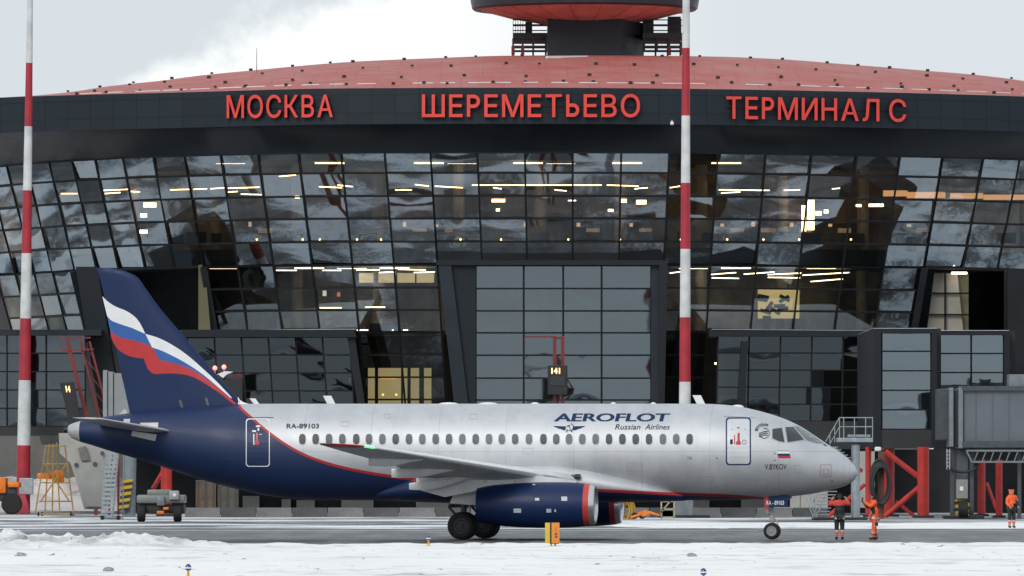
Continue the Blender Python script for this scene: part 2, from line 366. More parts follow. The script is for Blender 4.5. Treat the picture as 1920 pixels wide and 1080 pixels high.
for t, st, ph in ((.07,64,20),(.16,115,60),(.35,88,10),(.62,72,40),(.93,52,0)):
    u = 130+ph
    while u < 1930 and k < 98:
        uu = u+R.uniform(-18, 18); p = roof(uu, t+R.uniform(-.02, .02))
        if skl(uu) < 880-(p.z-H)*F/p.y+60 and not (1000 < uu < 1215 and t > .5):
            if a0 is None: a0 = obj('roof_anchor', anch, black_m, T, local=True); o = a0
            else: o = a0.copy(); COL.objects.link(o)
            o.location = p-T.location+Vector((0,0,.1)); o.scale = [R.uniform(.6, .9)]*3; k += 1
        u += st
for u in np.arange(150, 1930, 52):         # strips of snow held by the eaves guard
    if R.random() < .12: continue
    m2 = MB(); L = R.uniform(26, 46); q = [roof(u+L*i/5, .065) for i in range(6)]
    for a, b in zip(q, q[1:]): m2.bar(a+Vector((0,0,.03)), b+Vector((0,0,.03)), .055, .07)
    obj('snow_patch', m2, white_m, T)
for (u, v0, L) in ((1025,432/4,75),(950,122,22),(965,118,30),(1135,131,10)):
    m2 = MB(); y = 500
    m2.bar(W(u, v0, y)+Vector((0,0,.02)), W(u+L, v0-(0 if L > 50 else 6), y+4)+Vector((0,0,.05)), .14, .14); obj('snow_patch', m2, white_m, T)
# glazing
frame_d = .16
G_up = glassmat('mirror_glass_upper', .25, (.62,.58,.52)); G_mid = glassmat('mirror_glass_middle', .17, (.62,.60,.55)); G_low = glassmat('dark_glass_lower', .045, (.40,.40,.39))
G_port = glassmat('portal_glass', .16, (.35,.37,.38), .03, .06, .35)
cols = [-62,-25,12,48,92,135,178,230,287,346,413,483,559,639,721,807,895,984,1074,1165,1255,1346,1436,1522,1607,1688,1768,1844,1912,1980]
rows_v = [286,324,367,409,452,495,538,580,622,664,706,748,792]
zz = [zv(v) for v in rows_v]
def pane(mb, a, b, c, d, tilt=.045, bulge=.010, n=4):
    """a b bottom-left/right, c d top-right/left; slightly out of true and pillowed"""
    nrm = (b-a).cross(d-a).normalized(); e = [R.gauss(0, tilt) for _ in range(3)]; bg_ = R.gauss(0, bulge)
    pts = []
    for j in range(n+1):
        t = j/n; row = []
        for i in range(n+1):
            s = i/n; p = a.lerp(b, s).lerp(d.lerp(c, s), t)
            row.append(p+nrm*((s-.5)*e[0]*1.6+(t-.5)*e[1]+bg_*(4*s*(1-s)*4*t*(1-t))))
        pts.append(row)
    mb.grid(pts)
def bay(i, r0, r1, mat, name='window', off=0.):
    g, fr = MB(), MB(); u0, u1 = cols[i], cols[i+1]
    for r in range(r0, r1):
        a, b, c, d = FA(u0, zz[r+1], off), FA(u1, zz[r+1], off), FA(u1, zz[r], off), FA(u0, zz[r], off)
        pane(g, a, b, c, d)
    for r in range(r0, r1+1):
        n = Vector((0,-.02,0)); fr.bar(FA(u0, zz[r], off)+n, FA(u1, zz[r], off)+n, .11, frame_d)
    fr.bar(FA(u0, zz[r0], off-.03), FA(u0, zz[r1], off-.03), .12, frame_d)
    if i+1 == len(cols)-1 or cols[i+1] in (346, 807, 1768): fr.bar(FA(u1, zz[r0], off-.03), FA(u1, zz[r1], off-.03), .12, frame_d)
    o = obj(name, g, mat, T, smooth=20, recalc=False); obj('frame', fr, frame_m, o); return o
for i in range(len(cols)-1):
    bay(i, 0, 5, G_up)
    c = cols[i]
    in_rec = 92 <= c < 346 or c >= 1768; in_port = 807 <= c < 1255
    if not in_rec and not in_port: bay(i, 5, 8, G_mid)
    if not in_port and (559 <= c < 807 or 1255 <= c < 1346): bay(i, 8, 12, G_low)
# inner floors, ceilings and back walls
def curve(z, off, lo=-80, hi=2000, n=50): return [FA(u, z, off) for u in np.linspace(lo, hi, n)]
def slab(name, z0, z1, o0, o1, mat):
    m2 = MB(); m2.loft([[FA(u, z0, o0), FA(u, z1, o0), FA(u, z1, o1), FA(u, z0, o1)] for u in np.linspace(-80, 2000, 50)], True, True); return obj(name, m2, mat, T)
floor_m = M('dark_floor', (.05,.045,.04), .5, 0, .3, .5)
slab('floor_slab', zv(497), zv(489), .25, 14, floor_m); slab('floor_slab', zv(626), zv(618), .25, 14, floor_m); slab('ceiling', zv(300), zv(284), .25, 14, M('interior_ceiling', (.10,.095,.09), .7, 0, .3, .3))
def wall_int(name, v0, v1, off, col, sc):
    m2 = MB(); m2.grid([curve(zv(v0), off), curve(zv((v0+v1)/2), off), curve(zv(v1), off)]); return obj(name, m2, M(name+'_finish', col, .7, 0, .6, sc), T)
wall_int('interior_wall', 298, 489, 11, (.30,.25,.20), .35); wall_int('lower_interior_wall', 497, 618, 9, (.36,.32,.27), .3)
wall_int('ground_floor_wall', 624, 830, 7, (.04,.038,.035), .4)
# spandrel shadow box: solid panels behind the row above each floor
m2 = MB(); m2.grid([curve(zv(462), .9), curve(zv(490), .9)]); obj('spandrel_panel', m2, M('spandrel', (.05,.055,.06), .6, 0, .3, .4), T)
warm = glow('warm_lamp', (1., .72, .38), 8.); cool = glow('cool_lamp', (1., .86, .60), 7.); amber = glow('amber_lamp', (1., .52, .2), 1.0)
def lit(u0, u1, v0, v1, off, mat, name, th=.12):
    m2 = MB(); a = IN(u0, v0, off); b = IN(u1, v1, off); m2.box((a.x, a.y, a.z), (b.x, a.y+th, b.z)); return obj(name, m2, mat, T)
def strip(u0, u1, va, vb, off, mat, w=.09):
    m2 = MB(); m2.bar(IN(u0, va, off), IN(u1, vb, off+R.uniform(-.6, .6)), w, w); return obj('strip_lamp', m2, mat, T)
for u0, u1, va, vb in ((115,144,363,363),(195,240,357,355),(197,225,363,361),(246,262,359,360),(320,355,356,355),(363,388,355,354),(395,421,354,352),(428,486,353,351),(428,445,360,359),(452,490,364,365),(523,555,331,328),(598,641,350,352),(633,661,347,350),(741,772,356,356),(778,804,346,349),(815,868,349,352),(885,1128,347,347),(925,940,352,354),(1138,1197,347,349),(1040,1062,356,358),(1190,1214,354,352),(1256,1275,352,349),(1348,1443,356,357),(1352,1388,362,360),(1470,1500,357,356),(1560,1575,354,353)):
    strip(u0, u1, va, vb, R.uniform(3, 6), warm, .06)
for u0, u1, va, vb in ((668,712,506,506),(711,741,511,510),(747,798,505,506),(776,815,511,510),(1256,1290,512,508),(1330,1380,515,511),(1335,1385,521,522),(1395,1452,514,510),(1440,1500,520,521),(1440,1502,515,512),(1505,1592,516,511),(1520,1580,528,523),(518,556,507,507),(605,640,507,507),(685,722,576,576),(655,690,619,619),(735,765,619,619),(1258,1310,621,621),(1350,1420,622,622),(600,640,577,577)):
    strip(u0, u1, va, vb, R.uniform(2.5, 5), cool, .055)
for u0, u1, v0, v1 in ((269,292,380,388),(263,275,400,407),(262,276,431,437),(922,947,373,379),(1165,1175,373,380),(1193,1212,375,383),(1065,1080,375,377),(1503,1511,385,434),(1514,1526,375,432),(1529,1540,396,404),(1545,1553,393,400),(1605,1615,383,388),(1629,1656,382,388),(930,937,391,396),(1140,1150,392,397),(553,562,367,372)):
    lit(u0, u1, v0, v1, 3.2, warm, 'lit_sign')
lit(1656, 1700, 357, 369, 6, amber, 'lit_cove'); lit(1700, 1770, 360, 373, 6, amber, 'lit_cove'); lit(1772, 1840, 362, 374, 6, amber, 'lit_cove'); lit(1844, 1925, 365, 377, 6, amber, 'lit_cove')
for u in list(range(455, 830, 62))+list(range(905, 1250, 88))+list(range(1340, 1760, 74)):     # cafe pendants and counters along the balcony
    if R.random() < .35: continue
    u += R.uniform(-14, 14); lit(u, u+R.uniform(5, 8), 418+R.uniform(-3, 3), 425, R.uniform(3.5, 7), glow('pendant_lamp', (1,.72,.42), .75), 'pendant_lamp')
    lit(u+18, u+18+R.uniform(18, 30), 428, 434+R.uniform(0, 3), 6.5, glow('counter_glow', (1,.55,.25), .16), 'counter')  # counters glow faintly, lamplight on them put into the material
for u in (480,566,598,668,713,862,938,1064,1161,1275,1362,1430,1497,1594): lit(u, u+3, 447.5, 450.5, 1.0, warm, 'spot_lamp')
panel_y = glow('yellow_wall_glow', (1,.82,.38), .55)  # wall panels glow: room light on them put into the material
for a in range(4): lit(673+a*36, 706+a*36, 512, 530, 6, panel_y, 'lit_panel')
bd = lit(1421, 1497, 541, 598, 4.0, glow('yellow_board', (1,.78,.3), .55), 'lit_panel')
for _ in range(9):
    u = R.uniform(1428, 1490); v = R.uniform(545, 585); m2 = MB(); g = rad(R.uniform(-60, 60)); p = IN(u, v, 3.9); y_ = IN(1421, 541, 4.0).y-.12; p = W(u, v, y_); d = Vector((math.cos(g), 0, math.sin(g)))*.35
    m2.bar(p-d, p+d, .22, .04); obj('board_motif', m2, black_m, T)
for u in (1430,1455,1478): lit(u, u+15, 592, 622, 3.3, dark_m, 'chair_back')
for u0, u1 in ((690,703),(709,752),(756,764),(770,786),(795,809)): lit(u0, u1, 690, 757, 4.5, panel_y, 'lit_panel')
lit(714, 744, 706, 711, 3.5, glow('orange_sign', (1,.45,.08), 1.6), 'lit_sign')
for u in (716,741): lit(u, u+4, 738, 742, 3.3, glow('yellow_spot', (1,.8,.1), 3.), 'lit_sign')
lit(1345, 1362, 714, 727, 3.5, glow('orange_screen', (1,.5,.12), .9), 'lit_sign'); lit(1340, 1366, 680, 683, 3.5, cool, 'strip_lamp')
lit(648, 656, 709, 717, 3.5, glow('pale_sign', (1,.85,.6), .9), 'lit_sign'); lit(605, 612, 545, 555, 3.5, glow('pale_sign', (1,.85,.6), .9), 'lit_sign'); lit(632, 638, 548, 556, 3.5, glow('red_sign', (1,.2,.15), .7), 'lit_sign')
ceil_l = glow('ceiling_fill_glow', (1., .76, .48), 8.)  # added ceiling lamp panels that brighten the interior floors
for v, lo, hi, st, offs in ((306, 60, 1950, 62, (2.2, 5.5, 8.5)), (503, 420, 1740, 80, (2.5, 5.5))):
    for i, u in enumerate(range(lo, hi, st)):
        if v > 400 and 800 < u < 1250: continue
        o_ = offs[i % len(offs)]; m2 = MB(); p = IN(u, v, o_); m2.box((p.x-.9, p.y-.12, p.z-.03), (p.x+.9, p.y+.12, p.z+.03)); obj('ceiling_fill_lamp', m2, ceil_l, T)
col_m = M('interior_column', (.34,.32,.29), .6, 0, .08, 1)
for u in range(100, 1960, 152):
    m2 = MB(); p = IN(u, 489, 3.6); q = IN(u, 302, 3.6); m2.tube((p.x, q.y+3.2, zv(490)), (p.x, q.y+3.2, zv(300)), .38, None, 14); obj('interior_column', m2, col_m, T, smooth=40)
    if not (60 < u < 410 or 810 < u < 1250 or u > 1740):
        m2 = MB(); m2.tube((p.x, q.y+4.6, zv(620)), (p.x, q.y+4.6, zv(497)), .38, None, 14); obj('interior_column', m2, col_m, T, smooth=40)
wood = M('wood_panelling', (.24,.13,.065), .5, 0, .3, .8, stretch=(3,3,.3)); seat_m = M('dark_seating', (.03,.032,.036), .6, 0, .3, 2)
for u0, u1, v0, v1 in ((575,650,366,415),(706,812,372,425),(1010,1075,368,400),(1100,1190,378,412),(1440,1500,380,425),(1560,1610,372,420),(210,330,372,430)): lit(u0, u1, v0, v1, 8.5, wood, 'wood_panel', .3)
for u in range(120, 1940, 46):
    if R.random() < .25: continue
    h = R.uniform(10, 19); lit(u, u+R.uniform(16, 40), 452-h, 456, R.uniform(1.6, 5.), seat_m, 'seating', .6)
for u in list(range(430, 800, 44))+list(range(1270, 1730, 52)):
    if R.random() < .3: continue
    h = R.uniform(12, 30); lit(u, u+R.uniform(12, 34), 620-h, 620, R.uniform(1.6, 5.), R.choice((seat_m, wood, col_m)), 'seating', .5)
# portal: dark projecting frame with four bays of upright glass
def plate(name, poly, y, d, mat, par=T):   # polygon in photo pixels at distance y, d metres deep
    m2 = MB(); m2.prism([W(u, v, y) for u, v in poly], (0, d, 0)); return obj(name, m2, mat, par)
YP = 481.2
plate('portal_frame', [(818,488),(1252,488),(1252,497),(818,497)], YP-.6, 4, dark_m)
plate('portal_frame', [(822,497),(892,497),(892,760),(852,760)], YP-.2, 4, dark_m)
plate('portal_frame', [(822,497),(846,497),(878,760),(852,760)], YP-.5, .3, fascia_m)
plate('portal_frame', [(1221,497),(1236,497),(1236,760),(1221,760)], YP-.2, 4, fascia_m)
plate('portal_frame', [(1236,497),(1252,497),(1246,760),(1236,760)], YP-.6, 4, dark_m)
pc = [892,982,1056,1128,1221]; pr = [498,541,583,624,666,709,750,792]
for i in range(4):
    g, fr = MB(), MB()
    for j in range(7):
        a, b, c, d = W(pc[i], pr[j+1], YP), W(pc[i+1], pr[j+1], YP), W(pc[i+1], pr[j], YP), W(pc[i], pr[j], YP)
        pane(g, a, b, c, d, .006, .008)
        fr.bar(W(pc[i], pr[j], YP-.03), W(pc[i+1], pr[j], YP-.03), .10, .14)
    fr.bar(W(pc[i+1], 498, YP-.05), W(pc[i+1], 792, YP-.05), .12, .16)
    if i == 0: fr.bar(W(pc[0], 498, YP-.05), W(pc[0], 792, YP-.05), .12, .16)
    o = obj('portal_window', g, G_port, T, smooth=20, recalc=False); obj('frame', fr, frame_m, o)
m2 = MB(); m2.box(W(850, 760, YP+5), W(1240, 497, YP+5.2)); obj('portal_back_wall', m2, M('portal_back', (.16,.16,.16), .7, 0, .2, .3), T)
lit(985, 1124, 500, 620, -3+6, M('portal_core', (.34,.32,.28), .7, 0, .15, .3), 'portal_core')
m2 = MB(); m2.bar(W(1020, 620, 483.6), W(1020, 531, 483.6), .35); m2.bar(W(1020, 533, 483.6), W(1124, 533, 483.6), .3); m2.bar(W(1040, 533, 483.6), W(1124, 580, 483.6), .4); obj('stair_frame', m2, grey_m, T)
for u in (928,985,1048,1078,1108,1167): m2 = MB(); m2.bar(W(u, 502, YP+.5), W(u+38, 503, YP+.5), .09, .2); obj('blind_rail', m2, black_m, T)
# recesses
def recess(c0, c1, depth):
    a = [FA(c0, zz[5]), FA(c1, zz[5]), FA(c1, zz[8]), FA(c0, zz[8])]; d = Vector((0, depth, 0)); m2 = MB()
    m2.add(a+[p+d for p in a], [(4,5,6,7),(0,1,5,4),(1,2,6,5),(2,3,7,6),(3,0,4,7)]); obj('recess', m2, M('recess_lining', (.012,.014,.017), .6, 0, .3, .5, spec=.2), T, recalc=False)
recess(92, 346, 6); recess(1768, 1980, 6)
m2 = MB()
for c, sgn in ((346, -1), (1768, 1)):
    m2 = MB(); m2.bar(FA(c, zz[5], -.1), FA(c, zz[8], -.1), .42, .5); obj('recess_frame', m2, dark_m, T)
m2 = MB(); m2.bar(FA(92, zz[5], -.1), FA(92, zz[8]-.3, -.1), .6, .5); obj('recess_frame', m2, dark_m, T)
beige = M('beige_lit_wall', (.30,.275,.23), .7, 0, .15, .4)
plate('recess_wall', [(1752,512),(1795,512),(1806,620),(1738,620)], 491, .3, beige); plate('recess_wall', [(1795,512),(1816,512),(1816,620),(1806,620)], 491.5, .3, M('olive_wall', (.12,.11,.06), .7))
m2 = MB()
for p, q in (((1772,508),(1772,622)),((1738,550),(1816,550)),((1738,590),(1816,590))): m2.bar(W(*p, 490.8), W(*q, 490.8), .11, .1)
obj('recess_mullion', m2, frame_m, T); m2 = MB(); m2.bar(W(1784,512,490.5), W(1813,512,490.5), .12); obj('strip_lamp', m2, cool, T)
plate('recess_wall', [(372,497),(384,497),(395,622),(372,622)], 487, .2, M('olive_wall', (.12,.11,.06), .7))
# lower volumes
def glass_volume(name, u0, u1, v0, v1, y, ncol, nrow, mat, depth=8, tilt=.012, us_=None, slant=0., back=True):
    us_ = us_ or list(np.linspace(u0, u1, ncol+1)); vs_ = list(np.linspace(v0, v1, nrow+1)); outs = []
    for i in range(len(us_)-1):
        g, fr = MB(), MB()
        for j in range(nrow):
            s0, s1 = slant*(j/nrow), slant*((j+1)/nrow)
            pane(g, W(us_[i]+s1, vs_[j+1], y), W(us_[i+1]+s1, vs_[j+1], y), W(us_[i+1]+s0, vs_[j], y), W(us_[i]+s0, vs_[j], y), tilt, .01)
            fr.bar(W(us_[i]+s0, vs_[j], y-.03), W(us_[i+1]+s0, vs_[j], y-.03), .08, .12)
        fr.bar(W(us_[i+1], vs_[0], y-.04), W(us_[i+1]+slant, vs_[-1], y-.04), .10, .14)
        if i == 0: fr.bar(W(us_[0], vs_[0], y-.04), W(us_[0]+slant, vs_[-1], y-.04), .10, .14)
        fr.bar(W(us_[i]+slant, vs_[-1], y-.03), W(us_[i+1]+slant, vs_[-1], y-.03), .08, .12)
        o = obj(name, g, mat, T, smooth=20, recalc=False); obj('frame', fr, frame_m, o)
    if back:
        m2 = MB(); m2.box(W(u0, v1, y+1.6), W(u1, v0, y+depth)); obj('room_core', m2, M('room_core', (.02,.021,.023), .7, 0, .5, .5), T)
glass_volume('lower_window', 300, 655, 632, 800, 479.5, 7, 5, G_low, 4, slant=12)
for lo, hi in ((340, 668), (1335, 1655)):
    for nm, v0, v1, o0, o1, mt in (('ledge', 622, 617.9, -4, .2, dark_m), ('ledge_snow', 617.8, 616.8, -3.7, -.2, white_m)):
        m2 = MB(); m2.loft([[FA(utop(u, 620), zv(v0), o0), FA(utop(u, 620), zv(v1), o0), FA(utop(u, 620), zv(v1), o1), FA(utop(u, 620), zv(v0), o1)] for u in np.linspace(lo, hi, 12)], True, True); obj(nm, m2, mt, T)
for u0, u1, v, y in ((1638,1756,615.2,439.6),(1758,1892,619.2,446.6)): plate('snow_reflector', [(u0,v),(u1,v),(u1,v+.7),(u0,v+.7)], y, 19.5, white_m)  # added white roof sheets that brighten reflections in the facade glass
plate('ledge', [(340,618),(664,618),(668,632),(340,632)], 478.6, 5, dark_m); plate('corner_post', [(650,625),(664,625),(690,800),(676,800)], 479.0, 1.5, dark_m)
glass_volume('lower_window', 1346, 1640, 630, 790, 478.5, 5, 5, G_low, 4, slant=-3)
plate('ledge', [(1330,620),(1650,620),(1650,631),(1330,631)], 477.8, 5, dark_m); plate('corner_post', [(1390,640),(1402,640),(1396,800),(1380,800)], 478.0, 1.0, dark_m)
plate('base_band', [(1300,790),(1650,790),(1650,842),(1300,842)], 476, 10, M('base_cladding', (.022,.024,.026), .6, 0, .3, .4))
plate('base_band', [(240,800),(1300,800),(1300,842),(240,842)], 479.5, 8, M('base_cladding', (.022,.024,.026), .6))
G_box = glassmat('gate_room_glass', .20, (.28,.3,.31), .03, .06, .4); G_left = glassmat('left_wing_glass', .10, (.25,.27,.29), .04, .15, .4)
glass_volume('gate_room_window', 1653, 1746, 622, 805, 440, 1, 5, G_box, 12, .01)
glass_volume('gate_room_window', 1760, 1882, 627, 770, 447, 2, 4, G_box, 12, .01)
plate('gate_room_frame', [(1637,616),(1757,616),(1757,624),(1637,624)], 439.5, 20, dark_m); plate('gate_room_frame', [(1637,624),(1652,624),(1652,840),(1637,840)], 439.5, 20, dark_m)
plate('gate_room_frame', [(1747,624),(1757,624),(1757,840),(1747,840)], 439.5, 20, dark_m); plate('gate_room_frame', [(1652,806),(1747,806),(1747,840),(1652,840)], 439.6, 20, M('base_cladding', (.022,.024,.026), .6))
plate('gate_room_frame', [(1757,620),(1893,620),(1893,628),(1757,628)], 446.5, 20, dark_m); plate('gate_room_frame', [(1883,628),(1893,628),(1893,780),(1883,780)], 446.5, 20, dark_m)
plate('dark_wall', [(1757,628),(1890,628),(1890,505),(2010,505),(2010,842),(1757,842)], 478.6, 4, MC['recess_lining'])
glass_volume('left_wing_window', -60, 160, 628, 800, 482, 3, 5, G_left, 8, .02)
plate('ledge', [(-60,618),(190,618),(190,629),(-60,629)], 481.4, 6, fascia_m); plate('base_band', [(-60,800),(215,800),(215,816),(-60,816)], 481.2, 10, M('base_cladding', (.022,.024,.026), .6))
plate('corner_post', [(142,500),(182,500),(232,800),(190,800)], 484, 2, dark_m)
# undercroft
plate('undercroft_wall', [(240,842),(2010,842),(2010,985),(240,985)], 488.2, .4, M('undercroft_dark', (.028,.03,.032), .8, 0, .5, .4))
for u0, u1, v0, v1 in ((455,486,930,955),(528,545,936,955),(556,590,938,956),(640,700,936,956),(780,842,936,956),(1283,1330,936,955),(1390,1440,936,955),(1440,1500,846,955),(1501,1552,846,955),(1606,1640,846,952)):
    plate('wall_panel', [(u0,v0),(u1,v0),(u1,v1),(u0,v1)], 487.6 if v0 > 900 else 474.5, .3, panel_m)
# red columns and braces that carry the gate rooms
def col_red(u, v0, v1, w, y, name='support_column'):
    m2 = MB(); a, b = W(u, v0, y), W(u, v1, y); b.z = min(b.z, .02); m2.tube(b, a, w/2*px(y), None, 20); o = obj(name, m2, red_paint, T, smooth=30)
    m3 = MB(); m3.bbox((b.x-w*.9*px(y), y-w*.9*px(y), -.01), (b.x+w*.9*px(y), y+w*.9*px(y), .12), .03); obj('footing', m3, black_m, o); return o
col_red(1731, 838, 976, 22, 436); col_red(1667, 838, 976, 20, 448); col_red(1873, 862, 976, 13, 440); col_red(1840, 862, 978, 15, 452); col_red(1628, 838, 976, 11, 445); col_red(312, 820, 962, 21, 455)
for p, q, y, w in (((1660,846),(1727,898),438,.30),((1725,912),(1655,972),438,.30),((1617,884),(1520,820),446,.22),((1622,908),(1545,975),446,.22),((1680,940),(1730,980),447,.2),((1850,905),(1868,955),448,.18),((286,917),(308,880),456,.25)):
    m2 = MB(); m2.tube(W(*p, y), W(*q, y), w/2, None, 12); obj('brace', m2, red_paint, T, smooth=30)
# tower on the roof
YT = 514.; XT = (1096.5-960)/F*YT
tw = bpy.data.objects.new('tower', None); COL.objects.link(tw); tw.parent = T; tw.location = Vector((XT, YT, 28.5))-T.location
def tz(v, y=YT): return H+(VH-v)/F*y
m2 = MB(); m2.lathe([(31.45,2.4),(31.62,2.9),(31.95,4.8),(32.28,6.1),(32.46,6.72)], (XT, YT, 0), (0,0,1), 72)
obj('saucer_underside', m2, M('red_saucer_panel', (.80,.40,.36), .55, 0, .15, .7), tw, smooth=30)
m2 = MB()
for k in range(20):
    g = 2*math.pi*(k+.5)/20; d = Vector((math.cos(g), math.sin(g), 0)); c = Vector((XT, YT, 0))
    m2.bar(c+d*2.95+Vector((0,0,31.61)), c+d*4.8+Vector((0,0,31.935)), .03, .02); m2.bar(c+d*4.8+Vector((0,0,31.935)), c+d*6.7+Vector((0,0,32.445)), .03, .02)
obj('saucer_seam', m2, M('seam', (.36,.14,.13), .6), tw)
m2 = MB(); m2.lathe([(32.46,6.72),(32.44,7.2),(32.55,7.32),(33.25,7.45),(33.3,7.0)], (XT, YT, 0), (0,0,1), 72); obj('saucer_rim', m2, M('rim_cladding', srgb(52,58,66), .4, .3, .15, 1), tw, smooth=30)
m2 = MB(); m2.lathe([(33.3,7.0),(36.2,6.4),(36.6,6.9),(37.2,6.9),(38.2,.2)], (XT, YT, 0), (0,0,1), 72, cap1=True); obj('tower_cab', m2, M('cab_cladding', (.05,.06,.07), .3, .2, .1, 1), tw, smooth=30)
X5 = lambda u, y: (u-960)/F*y
m2 = MB(); m2.prism([(X5(1027,511), 511, 28), (X5(1165,511), 511, 28), (X5(1205,515), 515, 28), (X5(1205,521), 521, 28), (X5(1027,511), 521, 28)], (0,0,3.7)); obj('stem', m2, fascia_m, tw)
for s0, s1, pu in ((962, 1026, (962,980,1000,1024)), (1205, 1279, (1208,1232,1255,1279))):
    y0, y1 = 513., 518.5
    m2 = MB(); m2.box((X5(s0,y0), y0, tz(73)), (X5(s1,y0), y1, tz(63))); obj('platform', m2, black_m, tw)
    for y in (y0, y1):
        m2 = MB()
        for v in (39, 50): m2.bar((X5(s0,y0), y, tz(v)), (X5(s1,y0), y, tz(v)), .07)
        m2.bar((X5(s0,y0), y, tz(82)), (X5(s1,y0), y, tz(82)), .14); m2.bar((X5(s0,y0), y, tz(89)), (X5(s1,y0), y, tz(89)), .14)
        for u in pu: m2.bar((X5(u,y0), y, tz(99)), (X5(u,y0), y, tz(73)), .12); 
        for u in (np.arange(s0, s0+21, 4.6) if s0 < 1000 else np.arange(s1-20, s1+1, 6)): m2.bar((X5(u,y0), y, tz(63)), (X5(u,y0), y, tz(37)), .035)
        obj('railing', m2, black_m, tw)
    m2 = MB()
    for u in pu[:2] if s0 < 1000 else pu[2:]:
        m2.bar((X5(u,y0), y0-.02, tz(105)), (X5(u,y0), y0-.02, tz(88)), .22)
    obj('red_post', m2, M('dull_red_tower', srgb(110,44,40), .6), tw)
for a_, b_, c_ in ((1253,1277,30),(1206,1226,36),(985,998,40)): m2 = MB(); m2.box((X5(a_,514), 514.6, tz(64)), (X5(b_,514), 517, tz(c_))); obj('equipment_cabinet', m2, black_m, tw)
# ------------------------------------------------------------------ lettering on the fascia
def text2d(s, bold=0., shear=0.):
    c = bpy.data.curves.new('t', 'FONT'); c.body = s; c.shear = shear; c.resolution_u = 5
    o = bpy.data.objects.new('t', c); COL.objects.link(o); bpy.context.view_layer.update()
    me = bpy.data.meshes.new_from_object(o.evaluated_get(bpy.context.evaluated_depsgraph_get()))
    bm = bmesh.new(); bm.from_mesh(me); bmesh.ops.remove_doubles(bm, verts=bm.verts[:], dist=.002); bmesh.ops.dissolve_degenerate(bm, dist=.001, edges=bm.edges[:]); bm.verts.index_update()
    vs = [(q.co.x, q.co.y) for q in bm.verts]; fs = [[w.index for w in f.verts] for f in bm.faces]
    bnd = [(e.verts[0].index, e.verts[1].index) for e in bm.edges if len(e.link_faces) == 1]
    bm.free(); bpy.data.objects.remove(o); bpy.data.curves.remove(c); bpy.data.meshes.remove(me)
    if bold:                                # push every outline point outwards
        bx, by = bold if isinstance(bold, tuple) else (bold, bold); way = {}; nr = {}
        for f in fs:
            ar = sum(vs[f[i-1]][0]*vs[f[i]][1]-vs[f[i]][0]*vs[f[i-1]][1] for i in range(len(f)))
            for i in range(len(f)):
                p, q = f[i-1], f[i]; way[frozenset((p, q))] = (p, q) if ar > 0 else (q, p)
        for e_ in bnd:                      # outside lies to the right of a counter-clockwise edge
            a, b = way[frozenset(e_)]; n = Vector((vs[b][1]-vs[a][1], vs[a][0]-vs[b][0]))
            if n.length < 1e-6: continue
            n.normalize()
            for i in (a, b): nr.setdefault(i, []).append(n)
        for i, ns in nr.items():
            if len(ns) < 2: continue
            m = (ns[0]+ns[1])
            if m.length < .2: continue
            m = m/m.length; k = min(1/max(m.dot(ns[0]), .4), 2.); vs[i] = (vs[i][0]+m.x*k*bx, vs[i][1]+m.y*k*by)
    return vs, fs, bnd
def bowl_letter(ch, t=.115, h=.729, w=.46):     # upright stem with one rounded bowl: Р, or flipped Ь
    y1 = .29; r = (h-y1)/2; cyy = y1+r; k = 16
    vs = [(0,0),(t,0),(t,y1),(t,y1+t),(t,h-t),(t,h),(0,h)]; fs = [[0,1,2,3,4,5,6]]
    o = [(w-r+r*math.sin(math.pi*i/k), cyy+r*math.cos(math.pi*i/k)) for i in range(k+1)]
    n = [(w-r+(r-t)*math.sin(math.pi*i/k), cyy+(r-t)*math.cos(math.pi*i/k)) for i in range(k+1)]
    b = len(vs); vs += o+n; fs += [[b+i+1, b+i, b+k+1+i, b+k+2+i] for i in range(k)]
    fs += [[4, b+k+1, b, 5], [2, b+k, b+2*k+1, 3]]
    cnt = {}
    for f in fs:
        for i in range(len(f)): cnt.setdefault(frozenset((f[i-1], f[i])), []).append((f[i-1], f[i]))
    bnd = [v[0] for v in cnt.values() if len(v) == 1]
    if ch == 'Ь': vs = [(p[0], h-p[1]) for p in vs]
    return vs, fs, bnd
def fascia_sign(s, u0, u1, tl, tr, bl, br, label):
    gl = [(ch, bowl_letter(ch) if ch in 'РЬ' else text2d(ch, .010)) for ch in s]; gap = .15; x = 0; lay = []
    for ch, g in gl:
        if ch == ' ': x += .22; continue
        a = min(p[0] for p in g[0]); w = max(p[0] for p in g[0])-a; lay.append((ch, g, x-a)); x += w+gap
    tot = x-gap; yb, yt_ = -.0, .729
    um = (u0+u1)/2; root = thing('wall_sign', label, 'wall sign', fp(um, zf0, -.3), 'red signs on the dark fascia')
    for ch, (vs, fs, bnd), dx in lay:
        m2 = MB(); fr, bk = [], []
        for a, b in vs:
            t = (a+dx)/tot; u = u0+(u1-u0)*t; h = (b-yb)/(yt_-yb)
            v = (bl+(br-bl)*t)*(1-h)+(tl+(tr-tl)*t)*h; y = Yf(u)
            fr.append(W(u, v, y-.38)); bk.append(W(u, v, y-.06))
        n = len(vs); m2.add(fr+bk, fs+[tuple(n+i for i in reversed(f)) for f in fs]+[(a, b, n+b, n+a) for a, b in bnd])
        obj('letter', m2, letter_m, root)
    m2 = MB()
    for v in (0,):
        a = [fp(u0+(u1-u0)*i/8, zf0+1.05, -.05) for i in range(9)]
        for p, q in zip(a, a[1:]): m2.bar(p, q, .05, .05)
    obj('mounting_rail', m2, dark_m, root)
fascia_sign('МОСКВА', 425, 624, 179, 178, 221, 219, 'red raised letters МОСКВА on the dark fascia over the tail of the airliner')
fascia_sign('ШЕРЕМЕТЬЕВО', 791, 1200, 177.5, 177, 219, 219, 'red raised letters ШЕРЕМЕТЬЕВО on the dark fascia below the tower')
